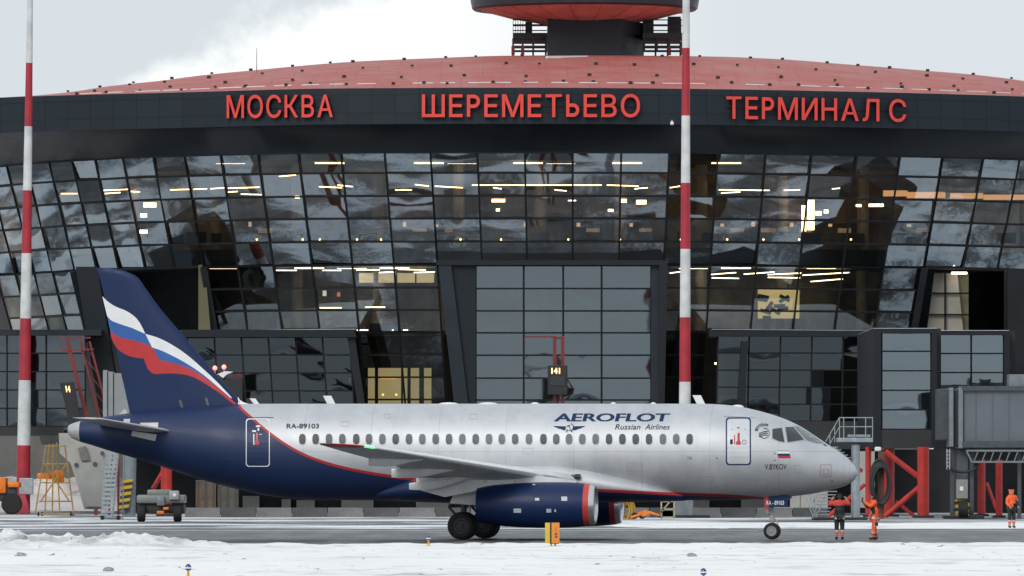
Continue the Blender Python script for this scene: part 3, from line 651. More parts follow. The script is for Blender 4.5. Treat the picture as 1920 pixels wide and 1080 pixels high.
fascia_sign('ТЕРМИНАЛ С', 1362, 1699, 181, 187, 222, 228, 'red raised letters ТЕРМИНАЛ С on the dark fascia above the airliner nose')
# ------------------------------------------------------------------ airliner
PSI, YA = rad(8), 303.; CS, SN = math.cos(PSI), math.sin(PSI)
def P2L(u, v, s):                          # photo pixel on the plane s metres to starboard -> aircraft x, z
    t = (u-960)/F; x = (t*(YA-s*CS)+s*SN)/(CS+t*SN); return x, H+(VH-v)/F*(YA-x*SN-s*CS)
A = lambda x, s, z: Vector((x, -s, z))
PL = thing('airliner', 'silver and dark blue twin jet airliner taxiing past the terminal on the wet taxiway', 'airliner', (0, YA, 0), None, -PSI)
ST = [(126,804,808,.05),(128,799,813,.13),(133,795.5,820,.24),(142,792,825,.34),(152,789,829,.43),(170,785,834,.52),(204,780,845,.69),(259,771.5,861,.95),(300,766.5,874,1.12),(370,761,897,1.38),(444,757.5,917,1.56),(518,757,932,1.67),(593,757,937.5,1.71),(700,757,938,1.72),(1290,757,938,1.72),(1330,757.4,938,1.72),(1370,760,937.5,1.70),(1400,765,936.5,1.64),(1440,775,934.5,1.53),(1470,785,932,1.41),(1500,799,929,1.25),(1525,815,925.5,1.09),(1550,832,920.5,.89),(1570,845.5,916,.70),(1588,859,909.5,.49),(1598,868.5,903.5,.34),(1604,876,897,.21),(1608,886,889,.03)]
_x = [P2L(a[0], 800, 0)[0] for a in ST]
fzt = pchip(_x, [P2L(a[0], a[1], 0)[1] for a in ST]); fzb = pchip(_x, [P2L(a[0], a[2], 0)[1] for a in ST]); fry = pchip(_x, [a[3] for a in ST])
XT0, XN = _x[0], _x[-1]
def surf(x, z):
    zt, zb = fzt(x), fzb(x); q = (z-(zt+zb)/2)/max((zt-zb)/2, 1e-4); return fry(x)*math.sqrt(max(0, 1-q*q))
def fus(u, v, off=.006):
    s = 1.6
    for _ in range(8): x, z = P2L(u, v, s); s = .5*s+.5*surf(x, z)
    zt, zb = fzt(x), fzb(x); zc, rz = (zt+zb)/2, (zt-zb)/2; n = Vector((0, s/max(fry(x), .05)**2, (z-zc)/rz**2)).normalized()
    return A(x, s+n.y*off, z+n.z*off)
def livery_material():
    m = bpy.data.materials.new('airliner_livery'); m.use_nodes = True; t = m.node_tree; b = t.nodes['Principled BSDF']
    g = nd(t, 'ShaderNodeTexCoord'); sp = nd(t, 'ShaderNodeSeparateXYZ'); t.links.new(g.outputs['Object'], sp.inputs[0])
    fc = nd(t, 'ShaderNodeFloatCurve'); cv = fc.mapping.curves[0]
    pts = [(447,763),(470,785),(510,818),(560,850),(600,867),(660,883),(735,896),(800,904),(900,912),(1000,917),(1110,921),(1250,928),(1400,934.5),(1480,945),(1600,960)]
    q = []
    for u, v in pts:
        if v < 935: p = fus(u, v, 0); q.append((p.x, p.z))
        else: q.append(P2L(u, v, 0))
    x0, x1, zr = -18., 14., 6.
    q = [(x0, 5.99), (q[0][0]-1.2, 5.9), (q[0][0]-.5, 5.75)]+q
    while len(cv.points) < len(q): cv.points.new(.5, .5)
    for p, (a, c) in zip(cv.points, q): p.location = ((a-x0)/(x1-x0), max(0, min(1, c/zr)))
    fc.mapping.use_clip = False; fc.mapping.update()
    xn = mth(t, 'DIVIDE', mth(t, 'SUBTRACT', sp.outputs[0], x0), x1-x0); t.links.new(xn, fc.inputs['Value'])
    d = mth(t, 'SUBTRACT', sp.outputs[2], mth(t, 'MULTIPLY', fc.outputs[0], zr))
    n = nd(t, 'ShaderNodeTexNoise', inp={'Scale': 1.2, 'Detail': 6.}); t.links.new(g.outputs['Object'], n.inputs['Vector'])
    silver = mixc(t, mrange(t, n.outputs['Fac'], .35, .65), (.53,.55,.58), (.59,.605,.63))
    mp = nd(t, 'ShaderNodeMapping'); mp.inputs['Scale'].default_value = (2.2, 1., .22); t.links.new(g.outputs['Object'], mp.inputs[0])
    ns = nd(t, 'ShaderNodeTexNoise', inp={'Scale': 2.0, 'Detail': 6.}); t.links.new(mp.outputs[0], ns.inputs['Vector'])
    silver = mixc(t, mrange(t, ns.outputs['Fac'], .52, .72, 0., .11), silver, (.34,.335,.32))     # run-down grime
    def line(val, step, w):                 # skin joints
        f = mth(t, 'ABSOLUTE', mth(t, 'SUBTRACT', mth(t, 'FRACT', mth(t, 'DIVIDE', val, step)), .5)); return mrange(t, f, .5-w/step, .5-w/step*.4)
    jn = mth(t, 'MAXIMUM', line(sp.outputs[0], 2.6, .014), mrange(t, mth(t, 'ABSOLUTE', mth(t, 'SUBTRACT', sp.outputs[2], 3.34)), .006, .016, 1., 0.))
    silver = mixc(t, mth(t, 'MULTIPLY', jn, .28), silver, (.12,.12,.13))
    blue = mixc(t, mth(t, 'MULTIPLY', jn, .2), (.006,.022,.084), (.005,.01,.03))
    c = mixc(t, mrange(t, d, -.006, .006), blue, (.42,.025,.027)); c = mixc(t, mrange(t, d, .105, .117), c, silver)
    t.links.new(c, b.inputs['Base Color'])
    isS = mrange(t, d, .105, .117); t.links.new(mth(t, 'MULTIPLY', isS, .52), b.inputs['Metallic'])
    t.links.new(mrange(t, n.outputs['Fac'], .3, .7, .50, .60), b.inputs['Roughness']); b.inputs['Coat Weight'].default_value = .05; b.inputs['Coat Roughness'].default_value = .1
    return m
liv = livery_material()
silver_m = M('silver_paint', (.78,.79,.80), .38, .1, .05, 2); wing_m = M('wing_grey', (.70,.71,.72), .42, .1, .12, 1.2)
navy_m = M('navy_paint', (.006,.022,.084), .45, 0, .08, 1.5, spec=.3); red_m = M('livery_red', (.50,.025,.03), .35, 0, .05, 2); blue_m = M('livery_blue', (.022,.11,.36), .35, 0, .05, 2)
pwhite_m = M('livery_white', (.80,.81,.82), .38, 0, .03, 2); text_m = M('navy_lettering', (.012,.032,.10), .55, 0, .05, 3, spec=.2); tblack_m = M('black_lettering', (.018,.02,.024), .55, 0, .05, 3, spec=.2)
steel_m = M('polished_metal', (.62,.63,.65), .22, .9, .06, 3); rub_plate = M('bare_metal_plate', (.50,.50,.49), .4, .3, .1, 3)
NX, NS = 110, 56
def ring(x, n=NS):
    zt, zb = fzt(x), fzb(x); zc, rz, ry = (zt+zb)/2, (zt-zb)/2, fry(x)
    return [A(x, ry*math.sin(2*math.pi*i/n), zc+rz*math.cos(2*math.pi*i/n)) for i in range(n)]
xcone = P2L(152, 810, 0)[0]
# nose rings crowd towards the tip
xs_ = list(np.linspace(xcone, 9.5, 60))+[9.5+(XN-9.5)*math.sin(math.pi/2*t) for t in np.linspace(.02, 1, 50)]
mb = MB(); mb.loft([ring(x) for x in xs_], True, True); FUS = obj('fuselage', mb, liv, PL, smooth=35, local=True)
mb = MB(); mb.loft([ring(x) for x in np.linspace(XT0, xcone, 12)], True, True); obj('tail_cone', mb, rub_plate, PL, smooth=35, local=True)
p = A(*[P2L(127, 806, 0)[0], 0, P2L(127, 806, 0)[1]]); mb = MB(); mb.tube(p+Vector((.1,0,0)), p-Vector((.14,0,0)), .12, .11, 16); obj('exhaust_pipe', mb, black_m, PL, smooth=30, local=True)
def decal(name, polyf, mat, off=.008, par=None):       # polygon of photo pixels laid on the fuselage skin
    bm = bmesh.new(); vs = [bm.verts.new((u, v, 0)) for u, v in polyf]; bm.faces.new(vs); return _decal(name, bm, mat, off, par)
def _decal(name, bm, mat, off, par, sub=9.):
    bmesh.ops.triangulate(bm, faces=bm.faces[:])
    for _ in range(3):
        es = [e for e in bm.edges if e.calc_length() > sub]
        if not es: break
        bmesh.ops.subdivide_edges(bm, edges=es, cuts=1); bmesh.ops.triangulate(bm, faces=bm.faces[:])
    bm.verts.index_update(); mb = MB(); mb.add([fus(q.co.x, q.co.y, off) for q in bm.verts], [[w.index for w in f.verts] for f in bm.faces]); bm.free()
    return obj(name, mb, mat, par or PL, local=True)
def rrect(u0, v0, u1, v1, r, n=5):
    out = []
    for cx, cy, a0 in ((u1-r, v0+r, -90), (u1-r, v1-r, 0), (u0+r, v1-r, 90), (u0+r, v0+r, 180)):
        for i in range(n+1): g = rad(a0+90*i/n); out.append((cx+r*math.cos(g), cy+r*math.sin(g)))
    return out
def outline(name, poly, w, mat, off=.009, par=None):
    mb = MB(); n = len(poly); c = (sum(p[0] for p in poly)/n, sum(p[1] for p in poly)/n); seg = []
    for i in range(n):
        a, b = poly[i], poly[(i+1) % n]; k = max(1, int(math.dist(a, b)/5)); seg += [(a[0]+(b[0]-a[0])*j/k, a[1]+(b[1]-a[1])*j/k) for j in range(k)]
    ins = []
    hw = max(abs(p[0]-c[0]) for p in poly); hh = max(abs(p[1]-c[1]) for p in poly)
    ins = [(c[0]+(p[0]-c[0])*(1-w/hw), c[1]+(p[1]-c[1])*(1-w/hh)) for p in seg]; k = len(seg)
    mb.add([fus(*p, off) for p in seg]+[fus(*p, off) for p in ins], [(i, (i+1) % k, k+(i+1) % k, k+i) for i in range(k)])
    return obj(name, mb, mat, par or PL, local=True)
def textdecal(name, s, u0, u1, vt, vb, mat, off=.0, shear=0., par=None, lift=.01, curve=None):
    vs, fs, _ = text2d(s, off, shear); ax = min(p[0] for p in vs); bx = max(p[0] for p in vs); ay = min(p[1] for p in vs); by = max(p[1] for p in vs)
    bm = bmesh.new(); q = [bm.verts.new((u0+(u1-u0)*(a-ax)/(bx-ax), vb+(vt-vb)*(b-ay)/(by-ay), 0)) for a, b in vs]
    for f in fs: bm.faces.new([q[i] for i in f])
    if curve:
        for w in bm.verts: w.co.x, w.co.y = curve(w.co.x, w.co.y)
    return _decal(name, bm, mat, lift, par)
# cabin windows
wpane = M('cabin_window_glass', (.10,.12,.128), .3, 0, .25, 7, spec=.15); wpane_b = M('cabin_window_dim', (.065,.075,.08), .3, 0, .3, 7, spec=.15); wpane_c = M('cabin_window_blind', (.15,.165,.17), .35, 0, .2, 7, spec=.15); wrim = M('window_rim', (.42,.43,.45), .4, .3, .05, 3)
wus = [567+25*i+(i > 15)*0 for i in range(0)]+[567,592,617,642,668,692,717,742,767,792,817,842,867,892,917,941,966,992,1019,1043,1067,1092,1117,1142,1167,1192,1217,1243,1268,1293]
for u in wus:
    q = [(u+6.3*abs(math.cos(g))**.75*(1 if math.cos(g) > 0 else -1), 823.5+9.6*abs(math.sin(g))**.8*(1 if math.sin(g) > 0 else -1)) for g in [2*math.pi*i/22 for i in range(22)]]
    w = decal('cabin_window', q, R.choice((wpane, wpane, wpane_b, wpane_c)), .007); outline('rim', [(u+(a-u)*1.16, 823.5+(b-823.5)*1.12) for a, b in q], .95, wrim, .010, w)
wrim_d = M('hatch_joint', (.36,.37,.38), .5, 0, .1, 3)
# cockpit
cg = M('cockpit_glass', (.035,.045,.05), .08, 0, .2, 2, coat=.5); cw = M('windscreen_glass', (.13,.17,.165), .1, 0, .2, 2, coat=.5)
for nm, poly, mt in (('cockpit_window', [(1448.5,805),(1466,802.6),(1471,829),(1460,827),(1448.5,822)], cg), ('cockpit_window', [(1473,801.5),(1487.5,801),(1507.5,824.5),(1477,829)], cg), ('windscreen', [(1490,800.3),(1499.5,801),(1523,815.5),(1545,831.5),(1532,830.3),(1514,826)], cw)):
    c = (sum(p[0] for p in poly)/len(poly), sum(p[1] for p in poly)/len(poly)); w = decal(nm, poly, mt, .012); outline('window_frame', [(c[0]+(a-c[0])*1.12, c[1]+(b-c[1])*1.12) for a, b in poly], 1.3, rub_plate, .009, w)
decal('nose_panel', [(1546,832.5),(1551,836),(1549,837),(1543,833)], M('wiper', (.05,.05,.05), .5), .012)
# doors
dr = decal('passenger_door', rrect(1363,785,1406,870,5), M('door_silver', (.63,.645,.665), .36, .2, .04, 2), .008); outline('door_outline', rrect(1361,783,1408,872,6), 2.3, text_m, .013, dr)
for poly, mt in (([(1383,812),(1387,812),(1387,826),(1389,829),(1389,834),(1380,834),(1380,829),(1383,826)], red_m), ([(1376.5,816),(1378.3,816),(1378.3,833),(1376.5,833)], red_m), ([(1369,824),(1374,824),(1374,833),(1369,833)], tblack_m), ([(1382,801),(1387,801),(1387,803),(1382,803)], red_m)): decal('door_marking', poly, mt, .013, dr)
outline('door_handle', rrect(1392,825,1399,833,2), .7, tblack_m, .013, dr)
for u, v in ((1372,805),(1397,805)): decal('door_marking', rrect(u-.8,v-.8,u+.8,v+.8,.5), tblack_m, .013, dr)
decal('rain_gutter', [(1357,780),(1414,782.5),(1414,783.5),(1357,781)], wrim, .014)
dr = decal('rear_door', rrect(463,787,504,872,5), liv, .008); outline('door_outline', rrect(461,785,506,875,6), 1.7, pwhite_m, .013, dr)
for poly, mt in (([(480,812),(483.5,812),(483.5,826),(486,829),(486,834),(478,834),(478,829),(480,826)], red_m), ([(475,814),(477,814),(477,834),(475,834)], pwhite_m), ([(480,798),(488,798),(488,801),(480,801)], pwhite_m), ([(473,807),(480,807),(480,810),(473,810)], pwhite_m), ([(483,803),(486,803),(486,808),(483,808)], pwhite_m), ([(486,814),(491,814),(491,815),(486,815)], pwhite_m)): decal('door_marking', poly, mt, .013, dr)
decal('rain_gutter', [(466,783),(513,782.6),(513,783.5),(466,784)], tblack_m, .014)
# writing and marks
textdecal('airline_lettering', 'AEROFLOT', 1038, 1257, 775.3, 790.3, text_m, (.035,.008), .12)
textdecal('airline_subtitle', 'Russian', 1153, 1201, 795.5, 805.5, tblack_m, .004, .28); textdecal('airline_subtitle', 'Airlines', 1209, 1256, 795.5, 805.5, tblack_m, .004, .28)
textdecal('registration', 'RA-89103', 537, 598, 794.5, 803.5, tblack_m, .018, .06)
textdecal('captain_name', 'V.BYKOV', 1434, 1475, 870, 880, tblack_m, .008)
textdecal('tail_number', '002 / 00-958', 395, 438, 857.5, 863.5, M('faded_lettering', (.03,.055,.13), .5), .0)
# winged emblem
ex, ey = 1067.5, 802.
for sg in (1, -1):
    for k, (l, y0, y1, t) in enumerate(((30, -2.4, -2.0, 2.2), (24, .4, 1.0, 1.8), (17, 2.8, 3.6, 1.6), (11, 4.8, 5.6, 1.4))):
        decal('emblem_wing', [(ex+sg*(6.5+.4*k), ey+y0+.6*k*.3), (ex+sg*l, ey+y0-.8), (ex+sg*(l-4), ey+y0+t*.8), (ex+sg*(6.5+.4*k), ey+y1+t)], text_m, .010+.0005*k)
arc = lambda r, a0, a1, n=14: [(ex+1+r*math.cos(rad(a0+(a1-a0)*i/n)), ey-1+r*math.sin(rad(a0+(a1-a0)*i/n))) for i in range(n+1)]
o_, i_ = arc(7.4, -80, 150), arc(6.2, -72, 150)
mbq = MB(); k = len(o_); mbq.add([fus(*p, .012) for p in o_+[(a-.4*math.sin(j/k*3.1), b) for j, (a, b) in enumerate(i_)]], [(i, i+1, k+i+1, k+i) for i in range(k-1)]); obj('emblem_sickle', mbq, text_m, PL, local=True)
decal('emblem_hammer', [(ex-5,ey-3.2),(ex+1.4,ey-5.4),(ex+2,ey-3.8),(ex-4.4,ey-1.5)], text_m, .013); decal('emblem_hammer', [(ex-1.6,ey-3.2),(ex-.4,ey-3.6),(ex+3.2,ey+4),(ex+2,ey+4.6)], text_m, .0125)
for sg in (1,-1): decal('emblem_ribbon', [(ex+sg*3.4,ey+4.6),(ex+sg*5,ey+4.4),(ex+sg*6,ey+8.8),(ex+sg*3.8,ey+8.4)], text_m, .0115)
# alliance roundel and its arched lettering
cx, cy = 1433, 812.5; ro = [(cx+10*math.cos(g), cy+10*math.sin(g)) for g in [rad(-100+10*i) for i in range(27)]]
mbq = MB(); k = len(ro); mbq.add([fus(*p, .011) for p in ro]+[fus(cx+(a-cx)*.88+.2, cy+(b-cy)*.88, .011) for a, b in ro], [(i, i+1, k+i+1, k+i) for i in range(k-1)]); obj('roundel_ring', mbq, tblack_m, PL, local=True)
for dy in (-3.4, -.2, 3.): 
    top = [(cx-10+i*1.5, cy+dy+2.6-2.8/(1+math.exp(-(i-5)*.9))-(.5-abs(i/11-.5))*1.6) for i in range(12)]; bot = [(a, b+1.5) for a, b in top]
    mbq = MB(); mbq.add([fus(*p, .011) for p in top+bot], [(i, i+1, 13+i, 12+i) for i in range(11)]); obj('roundel_swoosh', mbq, tblack_m, PL, local=True)
def arch(x, y):
    a = rad(195+(x/100)*100); r = 19.5-y; return cx+r*math.cos(a), cy+r*math.sin(a)
vs, fs, _ = text2d('SKYTEAM', .03); ax = max(p[0] for p in vs); bm = bmesh.new(); q = [bm.verts.new((*arch(100*a/ax, 6.-5.5*b/.73), 0)) for a, b in vs]
for f in fs: bm.faces.new([q[i] for i in f])
_decal('roundel_lettering', bm, tblack_m, .011, None)
for u0, v0, u1, v1 in ((1176,868,1204,884),(1236,884,1252,896),(1312,893,1338,903),(1418,899,1440,910),(1490,872,1504,886),(1216,772,1228,779),(640,790,654,800),(720,776,732,784),(880,776,896,786),(980,840,1000,850)):
    outline('access_hatch', rrect(u0, v0, u1, v1, 2), .45, wrim_d, .008)
# flag patch
for v0, v1, mt in ((846,850.5,pwhite_m),(850.5,854.5,text_m),(854.5,859,red_m)):
    d = lambda v: (v-846)*.25
    decal('flag_stripe', [(1456.5+d(v0),v0),(1479.5+d(v0),v0),(1479.5+d(v1),v1),(1456.5+d(v1),v1)], mt, .01)
decal('flag_edge', [(1456.5,845.2),(1479.5,845.2),(1479.5,846),(1456.5,846)], tblack_m, .0105)
outline('nose_marking', rrect(1538,871,1559,893,2), .5, M('faded_red', (.32,.12,.12), .5), .01); outline('nose_marking', rrect(1543,879,1554,889,1.5), .5, MC['faded_red'], .01)
for u, v in ((1453,850.5),(1453,863),(1344,859),(1295,859.5),(1560,902)): decal('static_port', rrect(u-1.2,v-1.2,u+1.2,v+1.2,1), tblack_m, .009)
decal('service_panel', rrect(1288,855,1297,862,1), wrim, .008)
# blade aerials and lamps on the crown
for u, v0, v1 in ((482,757,747),(622,757,742),(1315,757,741)):
    x0, zb_ = P2L(u, v0+2, 0); zt_ = P2L(u, v1, 0)[1]; k = .1 if u > 600 else .07
    mb = MB(); mb.loft([[A(x0+a-(-.18 if h else 0)*-1, b*(.6 if h else 1), zt_ if h else zb_) for a, b in ((k*1.6,0),(0,.03),(-k*1.6,0),(0,-.03))] for h in (0, 1)], True, True); obj('blade_aerial', mb, pwhite_m, PL, local=True)
for u, r in ((841,.28),(915,.28),(1003,.12),(1150,.08),(1225,.08),(1383,.16)):
    x0, z0 = P2L(u, 757.5 if u < 1300 else 762, 0); mb = MB(); mb.loft([[A(x0+r*c*1.5*math.cos(g), r*c*math.sin(g), z0-.06+h) for g in [2*math.pi*i/14 for i in range(14)]] for c, h in ((1,0),(.92,.07),(.6,.11),(.1,.125))], False, True); obj('aerial_fairing', mb, pwhite_m, PL, smooth=40, local=True)
# belly fairing
mb = MB(); BF = [(690,930,937,.5),(740,915,939,1.2),(800,895,942,1.7),(870,878,943.5,1.86),(950,869,943.5,1.92),(1040,868,943.5,1.92),(1100,878,943,1.88),(1160,895,942,1.78),(1220,912,941,1.5),(1285,934,939,.8)]
bx_ = [P2L(b[0], 900, 0)[0] for b in BF]; b1 = pchip(bx_, [P2L(b[0], b[1], 1.8)[1] for b in BF]); b2 = pchip(bx_, [P2L(b[0], b[2], 0)[1] for b in BF]); b3 = pchip(bx_, [b[3] for b in BF]); rings = []
for x in np.linspace(bx_[0], bx_[-1], 44):
    zt, zb, ry = b1(x)+.25, b2(x), b3(x); zc = (zt+zb)/2; rz = (zt-zb)/2
    rings.append([A(x, ry*abs(math.sin(g))**.7*(1 if math.sin(g) > 0 else -1), zc+rz*math.cos(g)) for g in [2*math.pi*i/40 for i in range(40)]])
mb.loft(rings, True, True); obj('belly_fairing', mb, liv, PL, smooth=40, local=True)
# fin
FR = [(502,205,181),(505,222,182),(509,236,183.5),(514,248,185),(520,258,187),(536,269.5,191),(575,297.5,200),(631,353-8,212),(652,363,217),(695,399,226),(730,431,234),(744,443.5,237),(758,456,240),(776,470,244)]
fv = [r[0] for r in FR]; fle = pchip(fv, [r[1] for r in FR]); fte = pchip(fv, [r[2] for r in FR])
def fin_half(u, v):
    a, b = fte(v), fle(v); t = min(max((b-u)/(b-a), 0), 1); c = (b-a)/49
    return max(.008, .55*c*.11*(2.97*math.sqrt(t)-1.26*t-3.516*t*t+2.843*t**3-1.036*t**4)*(min(1, (v-500)/10)))
def finp(u, v, side, off=0.):
    s = side*(fin_half(u, v)+off); x, z = P2L(u, v, 0); return A(x, s, z)
mb = MB(); rings = []; cs = [0,.01,.03,.07,.13,.22,.33,.45,.58,.72,.86,1.]
for v in [502,503.5,505.5,508,511,515,520,527]+list(np.linspace(536, 780, 26)):
    a, b = fte(v), fle(v); rings.append([finp(b+(a-b)*c, v, 1) for c in cs]+[finp(b+(a-b)*c, v, -1) for c in cs[::-1]])
mb.loft(rings, True, True); FIN = obj('fin', mb, navy_m, PL, smooth=40, local=True)
mb = MB(); mb.loft([[A(*P2L(u, v, 0)[:1], s, P2L(u, v, 0)[1]) for v, s in ((vt, 0), (760, .16*k), (764, -.16*k))] for u, vt, k in ((446,744,1),(450,750,1.1),(456,754,1.2),(463,756.4,1.0),(472,758.5,.3))], True, True); obj('fin_fillet', mb, pwhite_m, PL, smooth=50, local=True)
zf_ = lambda pts: [(100+a/2.842, 480+b/2.842) for a, b in pts]
def band(up, lo, mat, n=26, m=4):
    def samp(pts):
        pts = zf_(pts); d = [0]
        for a, b in zip(pts, pts[1:]): d.append(d[-1]+math.dist(a, b))
        fx, fy = pchip(d, [p[0] for p in pts]), pchip(d, [p[1] for p in pts]); return [(fx(d[-1]*i/n), fy(d[-1]*i/n)) for i in range(n+1)]
    a, b = samp(up), samp(lo)
    for sd in (1, -1):
        mb = MB(); mb.grid([[finp(p[0]+(q[0]-p[0])*j/m, p[1]+(q[1]-p[1])*j/m, sd, .012) for p, q in zip(a, b)] for j in range(m+1)]); obj('fin_stripe', mb, mat, PL, local=True)
band([(262,215),(288,240),(330,268),(385,290),(430,318),(460,350),(480,385),(493,413)], [(287,320),(312,345),(350,360),(385,372),(420,383),(450,396),(475,407),(491,414)], pwhite_m)
band([(287,320),(312,345),(350,360),(385,372),(420,383),(450,396),(475,407),(493,414)], [(304,402),(340,425),(375,438),(410,446),(450,455),(490,468),(515,478),(532,490)], blue_m)
band([(304,402),(340,425),(375,438),(410,446),(450,455),(490,468),(515,478),(532,490),(552,520),(570,553)], [(318,458),(345,497),(380,522),(420,537),(455,544),(485,546),(505,549),(530,552),(550,554),(569,556)], red_m)
band([(494,415),(560,435),(640,475),(720,530),(800,600),(870,665),(955,755)], [(530,487),(575,502),(640,532),(720,576),(800,630),(870,688),(950,758)], pwhite_m)
band([(530,487),(575,502),(640,532),(720,576),(800,630),(870,688),(952,759)], [(568,555),(600,560),(650,573),(740,605),(820,655),(900,715),(952,762)], blue_m)
band([(484,546),(530,552),(569,555),(600,560),(650,573),(740,605),(820,655),(900,715),(978,786)], [(500,585),(515,612),(545,630),(620,626),(700,632),(760,650),(830,690),(900,738),(978,802)], red_m)
for u, v in ((341,757),(390,753)):
    mb = MB(); mb.grid([[finp(u-4+a*5+b*4, v-7+b*14, 1, .012) for a in (0,1)] for b in (0,.5,1)]); obj('fin_panel', mb, M('access_panel', (.10,.10,.10), .5), PL, local=True)
# tailplanes and wings
def airfoil(x0, z0, s, c, th, inc=0., n=9):
    t_ = [0,.012,.04,.1,.2,.35,.5,.7,.85,1.]; up, lo = [], []
    for t in t_:
        h = th*c*(2.97*math.sqrt(t)-1.26*t-3.516*t*t+2.843*t**3-1.036*t**4)/2
        up.append((x0-c*t, z0+inc*c*t+h)); lo.append((x0-c*t, z0+inc*c*t-h*.85))
    return [A(a, s, b) for a, b in up]+[A(a, s, b) for a, b in lo[::-1]]
for sd in (1, -1):
    mb = MB(); mb.loft([airfoil(-12.9+.42*.6, 4.06, sd*.3, 3.3, .09, .10), airfoil(-12.95, 4.10, sd*.85, 3.0, .085, .09), airfoil(-14.85, 4.55, sd*4.75, 1.35, .08, .06), airfoil(-15.15, 4.58, sd*5.0, 1.0, .05, .05)], True, True)
    obj('tailplane', mb, M('tailplane_grey', (.55,.565,.58), .35, .25, .08, 1.5), PL, smooth=40, local=True)
for poly in (((263,793),(297,792.5),(296,803),(262,802)), ((248,808),(294,815),(291,827),(246,817)), ((232,786),(244,785.5),(243,800),(231,800))): decal('rub_plate', poly, rub_plate, .012)
mb = MB(); q = [P2L(u, v, 0) for u, v in ((221,780),(234,767),(243,779))]; mb.loft([[A(a, s, b) for a, b in q] for s in (-.12,.12)], True, True); obj('fin_root_fairing', mb, rub_plate, PL, local=True)
xl0, zl0 = P2L(1090, 902, 1.7); xl1, zl1 = P2L(668, 834, 13.0)
def wle(s): t = (s-1.7)/(13.0-1.7); return xl0+(xl1-xl0)*t, zl0+(zl1-zl0)*t
xte = pchip([0, 1.7, 5.2, 13.0, 13.9], [-3.1, -3.05, -3.2, -5.2, -5.35])
def wsec(s, sd, th):
    x, z = wle(s); c = x-xte(s); return airfoil(x, z, sd*s, c, th, -.012)
tip = (590-960)/F
for sd in (1, -1):
    mb = MB(); mb.loft([wsec(s, sd, th) for s, th in ((.6,.14),(1.7,.135),(3.5,.12),(5.2,.11),(8,.10),(11,.095),(12.6,.09))], True, True); WG = obj('wing', mb, wing_m, PL, smooth=40, local=True)
    x1, z1 = wle(12.6); c1 = x1-xte(12.6)
    mb = MB(); mb.loft([airfoil(x1, z1, sd*12.6, c1, .09, -.012), airfoil(x1-.5, z1+.05, sd*13.2, c1-.35, .08, 0), airfoil(x1-1.0, z1+.09, sd*13.7, c1-.95, .07, 0), airfoil(x1-1.35, z1+.10, sd*13.95, .32, .06, 0)], True, True); obj('wing_tip', mb, M('wing_tip_red', (.62,.05,.045), .4), PL, smooth=40, local=True)
    mb = MB(); mb.loft([[A(x1+d-.0, sd*s, z1+h) for d, h in ((.03,0),(-.02,.035),(-.16,.03),(-.16,-.03),(-.02,-.035))] for s, x1, z1 in [(12.15,*wle(12.15)),(12.35,*wle(12.35)),(12.55,*wle(12.55))]], True, True)
    obj('navigation_light', mb, glow('green_lamp', (.05,1.,.25), 1.6) if sd > 0 else glow('red_lamp', (1.,.05,.05), 1.6), PL, smooth=40, local=True)
    mb = MB(); rr = []
    for s in (3.0, 5.2, 8, 10.5, 12.1):    # slat: bright rounded leading edge
        x, z = wle(s); c = x-xte(s); rr.append([A(x+a, sd*s, z+b) for a, b in ((-.085*c,.042*c+.02),(-.03*c,.03*c+.035),(.05,.015),(.045,-.03),(-.02*c,-.028*c))])
    mb.loft(rr, True, True); obj('slat', mb, silver_m, PL, smooth=50, local=True)
    for s, u, vt, vb, L in ((9.3,692,858,873,2.0),(6.6,735,879,895,2.6),(4.45,768,906,918,2.6)):
        xt, zb = P2L(u, vb, s); zt = P2L(u, vt, s)[1]; mb = MB(); rings = []
        for k in range(9):
            t = k/8; x = xt+L*t; zw = wle(s)[1]-.0; up = zt+(zw-zt)*min(1, t*1.1); lo = zb-.06*math.sin(math.pi*min(t*1.3, 1))+(zw-zb-.12)*t**1.8; w = .15*(1-.75*t**2)
            rings.append([A(x, sd*(s+w*a), (lo+(up-lo)*b)) for a, b in ((-.7,0),(.7,0),(1,.3),(1,.8),(.6,1),(-.6,1),(-1,.8),(-1,.3))])
        mb.loft(rings, True, True); obj('flap_track_fairing', mb, wing_m, PL, smooth=35, local=True)
    # wing root fillet running into the fairing
    # engine
    SE, ZE = sd*3.9, 1.325; en = bpy.data.objects.new('engine', None); COL.objects.link(en); en.parent = PL; en.location = A(1.5, SE, ZE)
    e0 = Vector((-1.5, 0, 0)); ax = (1,0,0)
    pr_ = [(-.75,.66),(-.4,.735),(0,.79),(.8,.85),(1.6,.875),(2.4,.87),(3.0,.845),(3.34,.815)]
    mb = MB(); mb.lathe(pr_, e0, ax, 56); obj('nacelle', mb, navy_m, en, smooth=40, local=True)
    mb = MB(); mb.lathe([(3.335,.8165),(3.545,.788)], e0, ax, 56); obj('nacelle_ring', mb, M('nacelle_red', (.55,.05,.045), .38), en, smooth=40, local=True)
    mb = MB(); mb.lathe([(3.545,.788),(3.64,.765),(3.71,.735),(3.74,.70),(3.72,.665),(3.64,.64)], e0, ax, 56); obj('intake_lip', mb, steel_m, en, smooth=50, local=True)
    mb = MB(); mb.lathe([(3.64,.64),(3.3,.62),(2.7,.62)], e0, ax, 48); obj('intake_duct', mb, pwhite_m, en, smooth=40, local=True)
    mb = MB(); mb.lathe([(2.7,.62),(2.72,.2),(3.0,.1),(3.1,.005)], e0, ax, 40)
    for k in range(22):
        g = 2*math.pi*k/22; d = Vector((0, math.cos(g), math.sin(g))); n = Vector((0, -math.sin(g), math.cos(g)))
        mb.add([e0+Vector((2.75,0,0))+d*.18-n*.02, e0+Vector((2.85,0,0))+d*.18+n*.04, e0+Vector((2.88,0,0))+d*.61+n*.09, e0+Vector((2.74,0,0))+d*.61-n*.03], [(0,1,2,3)])
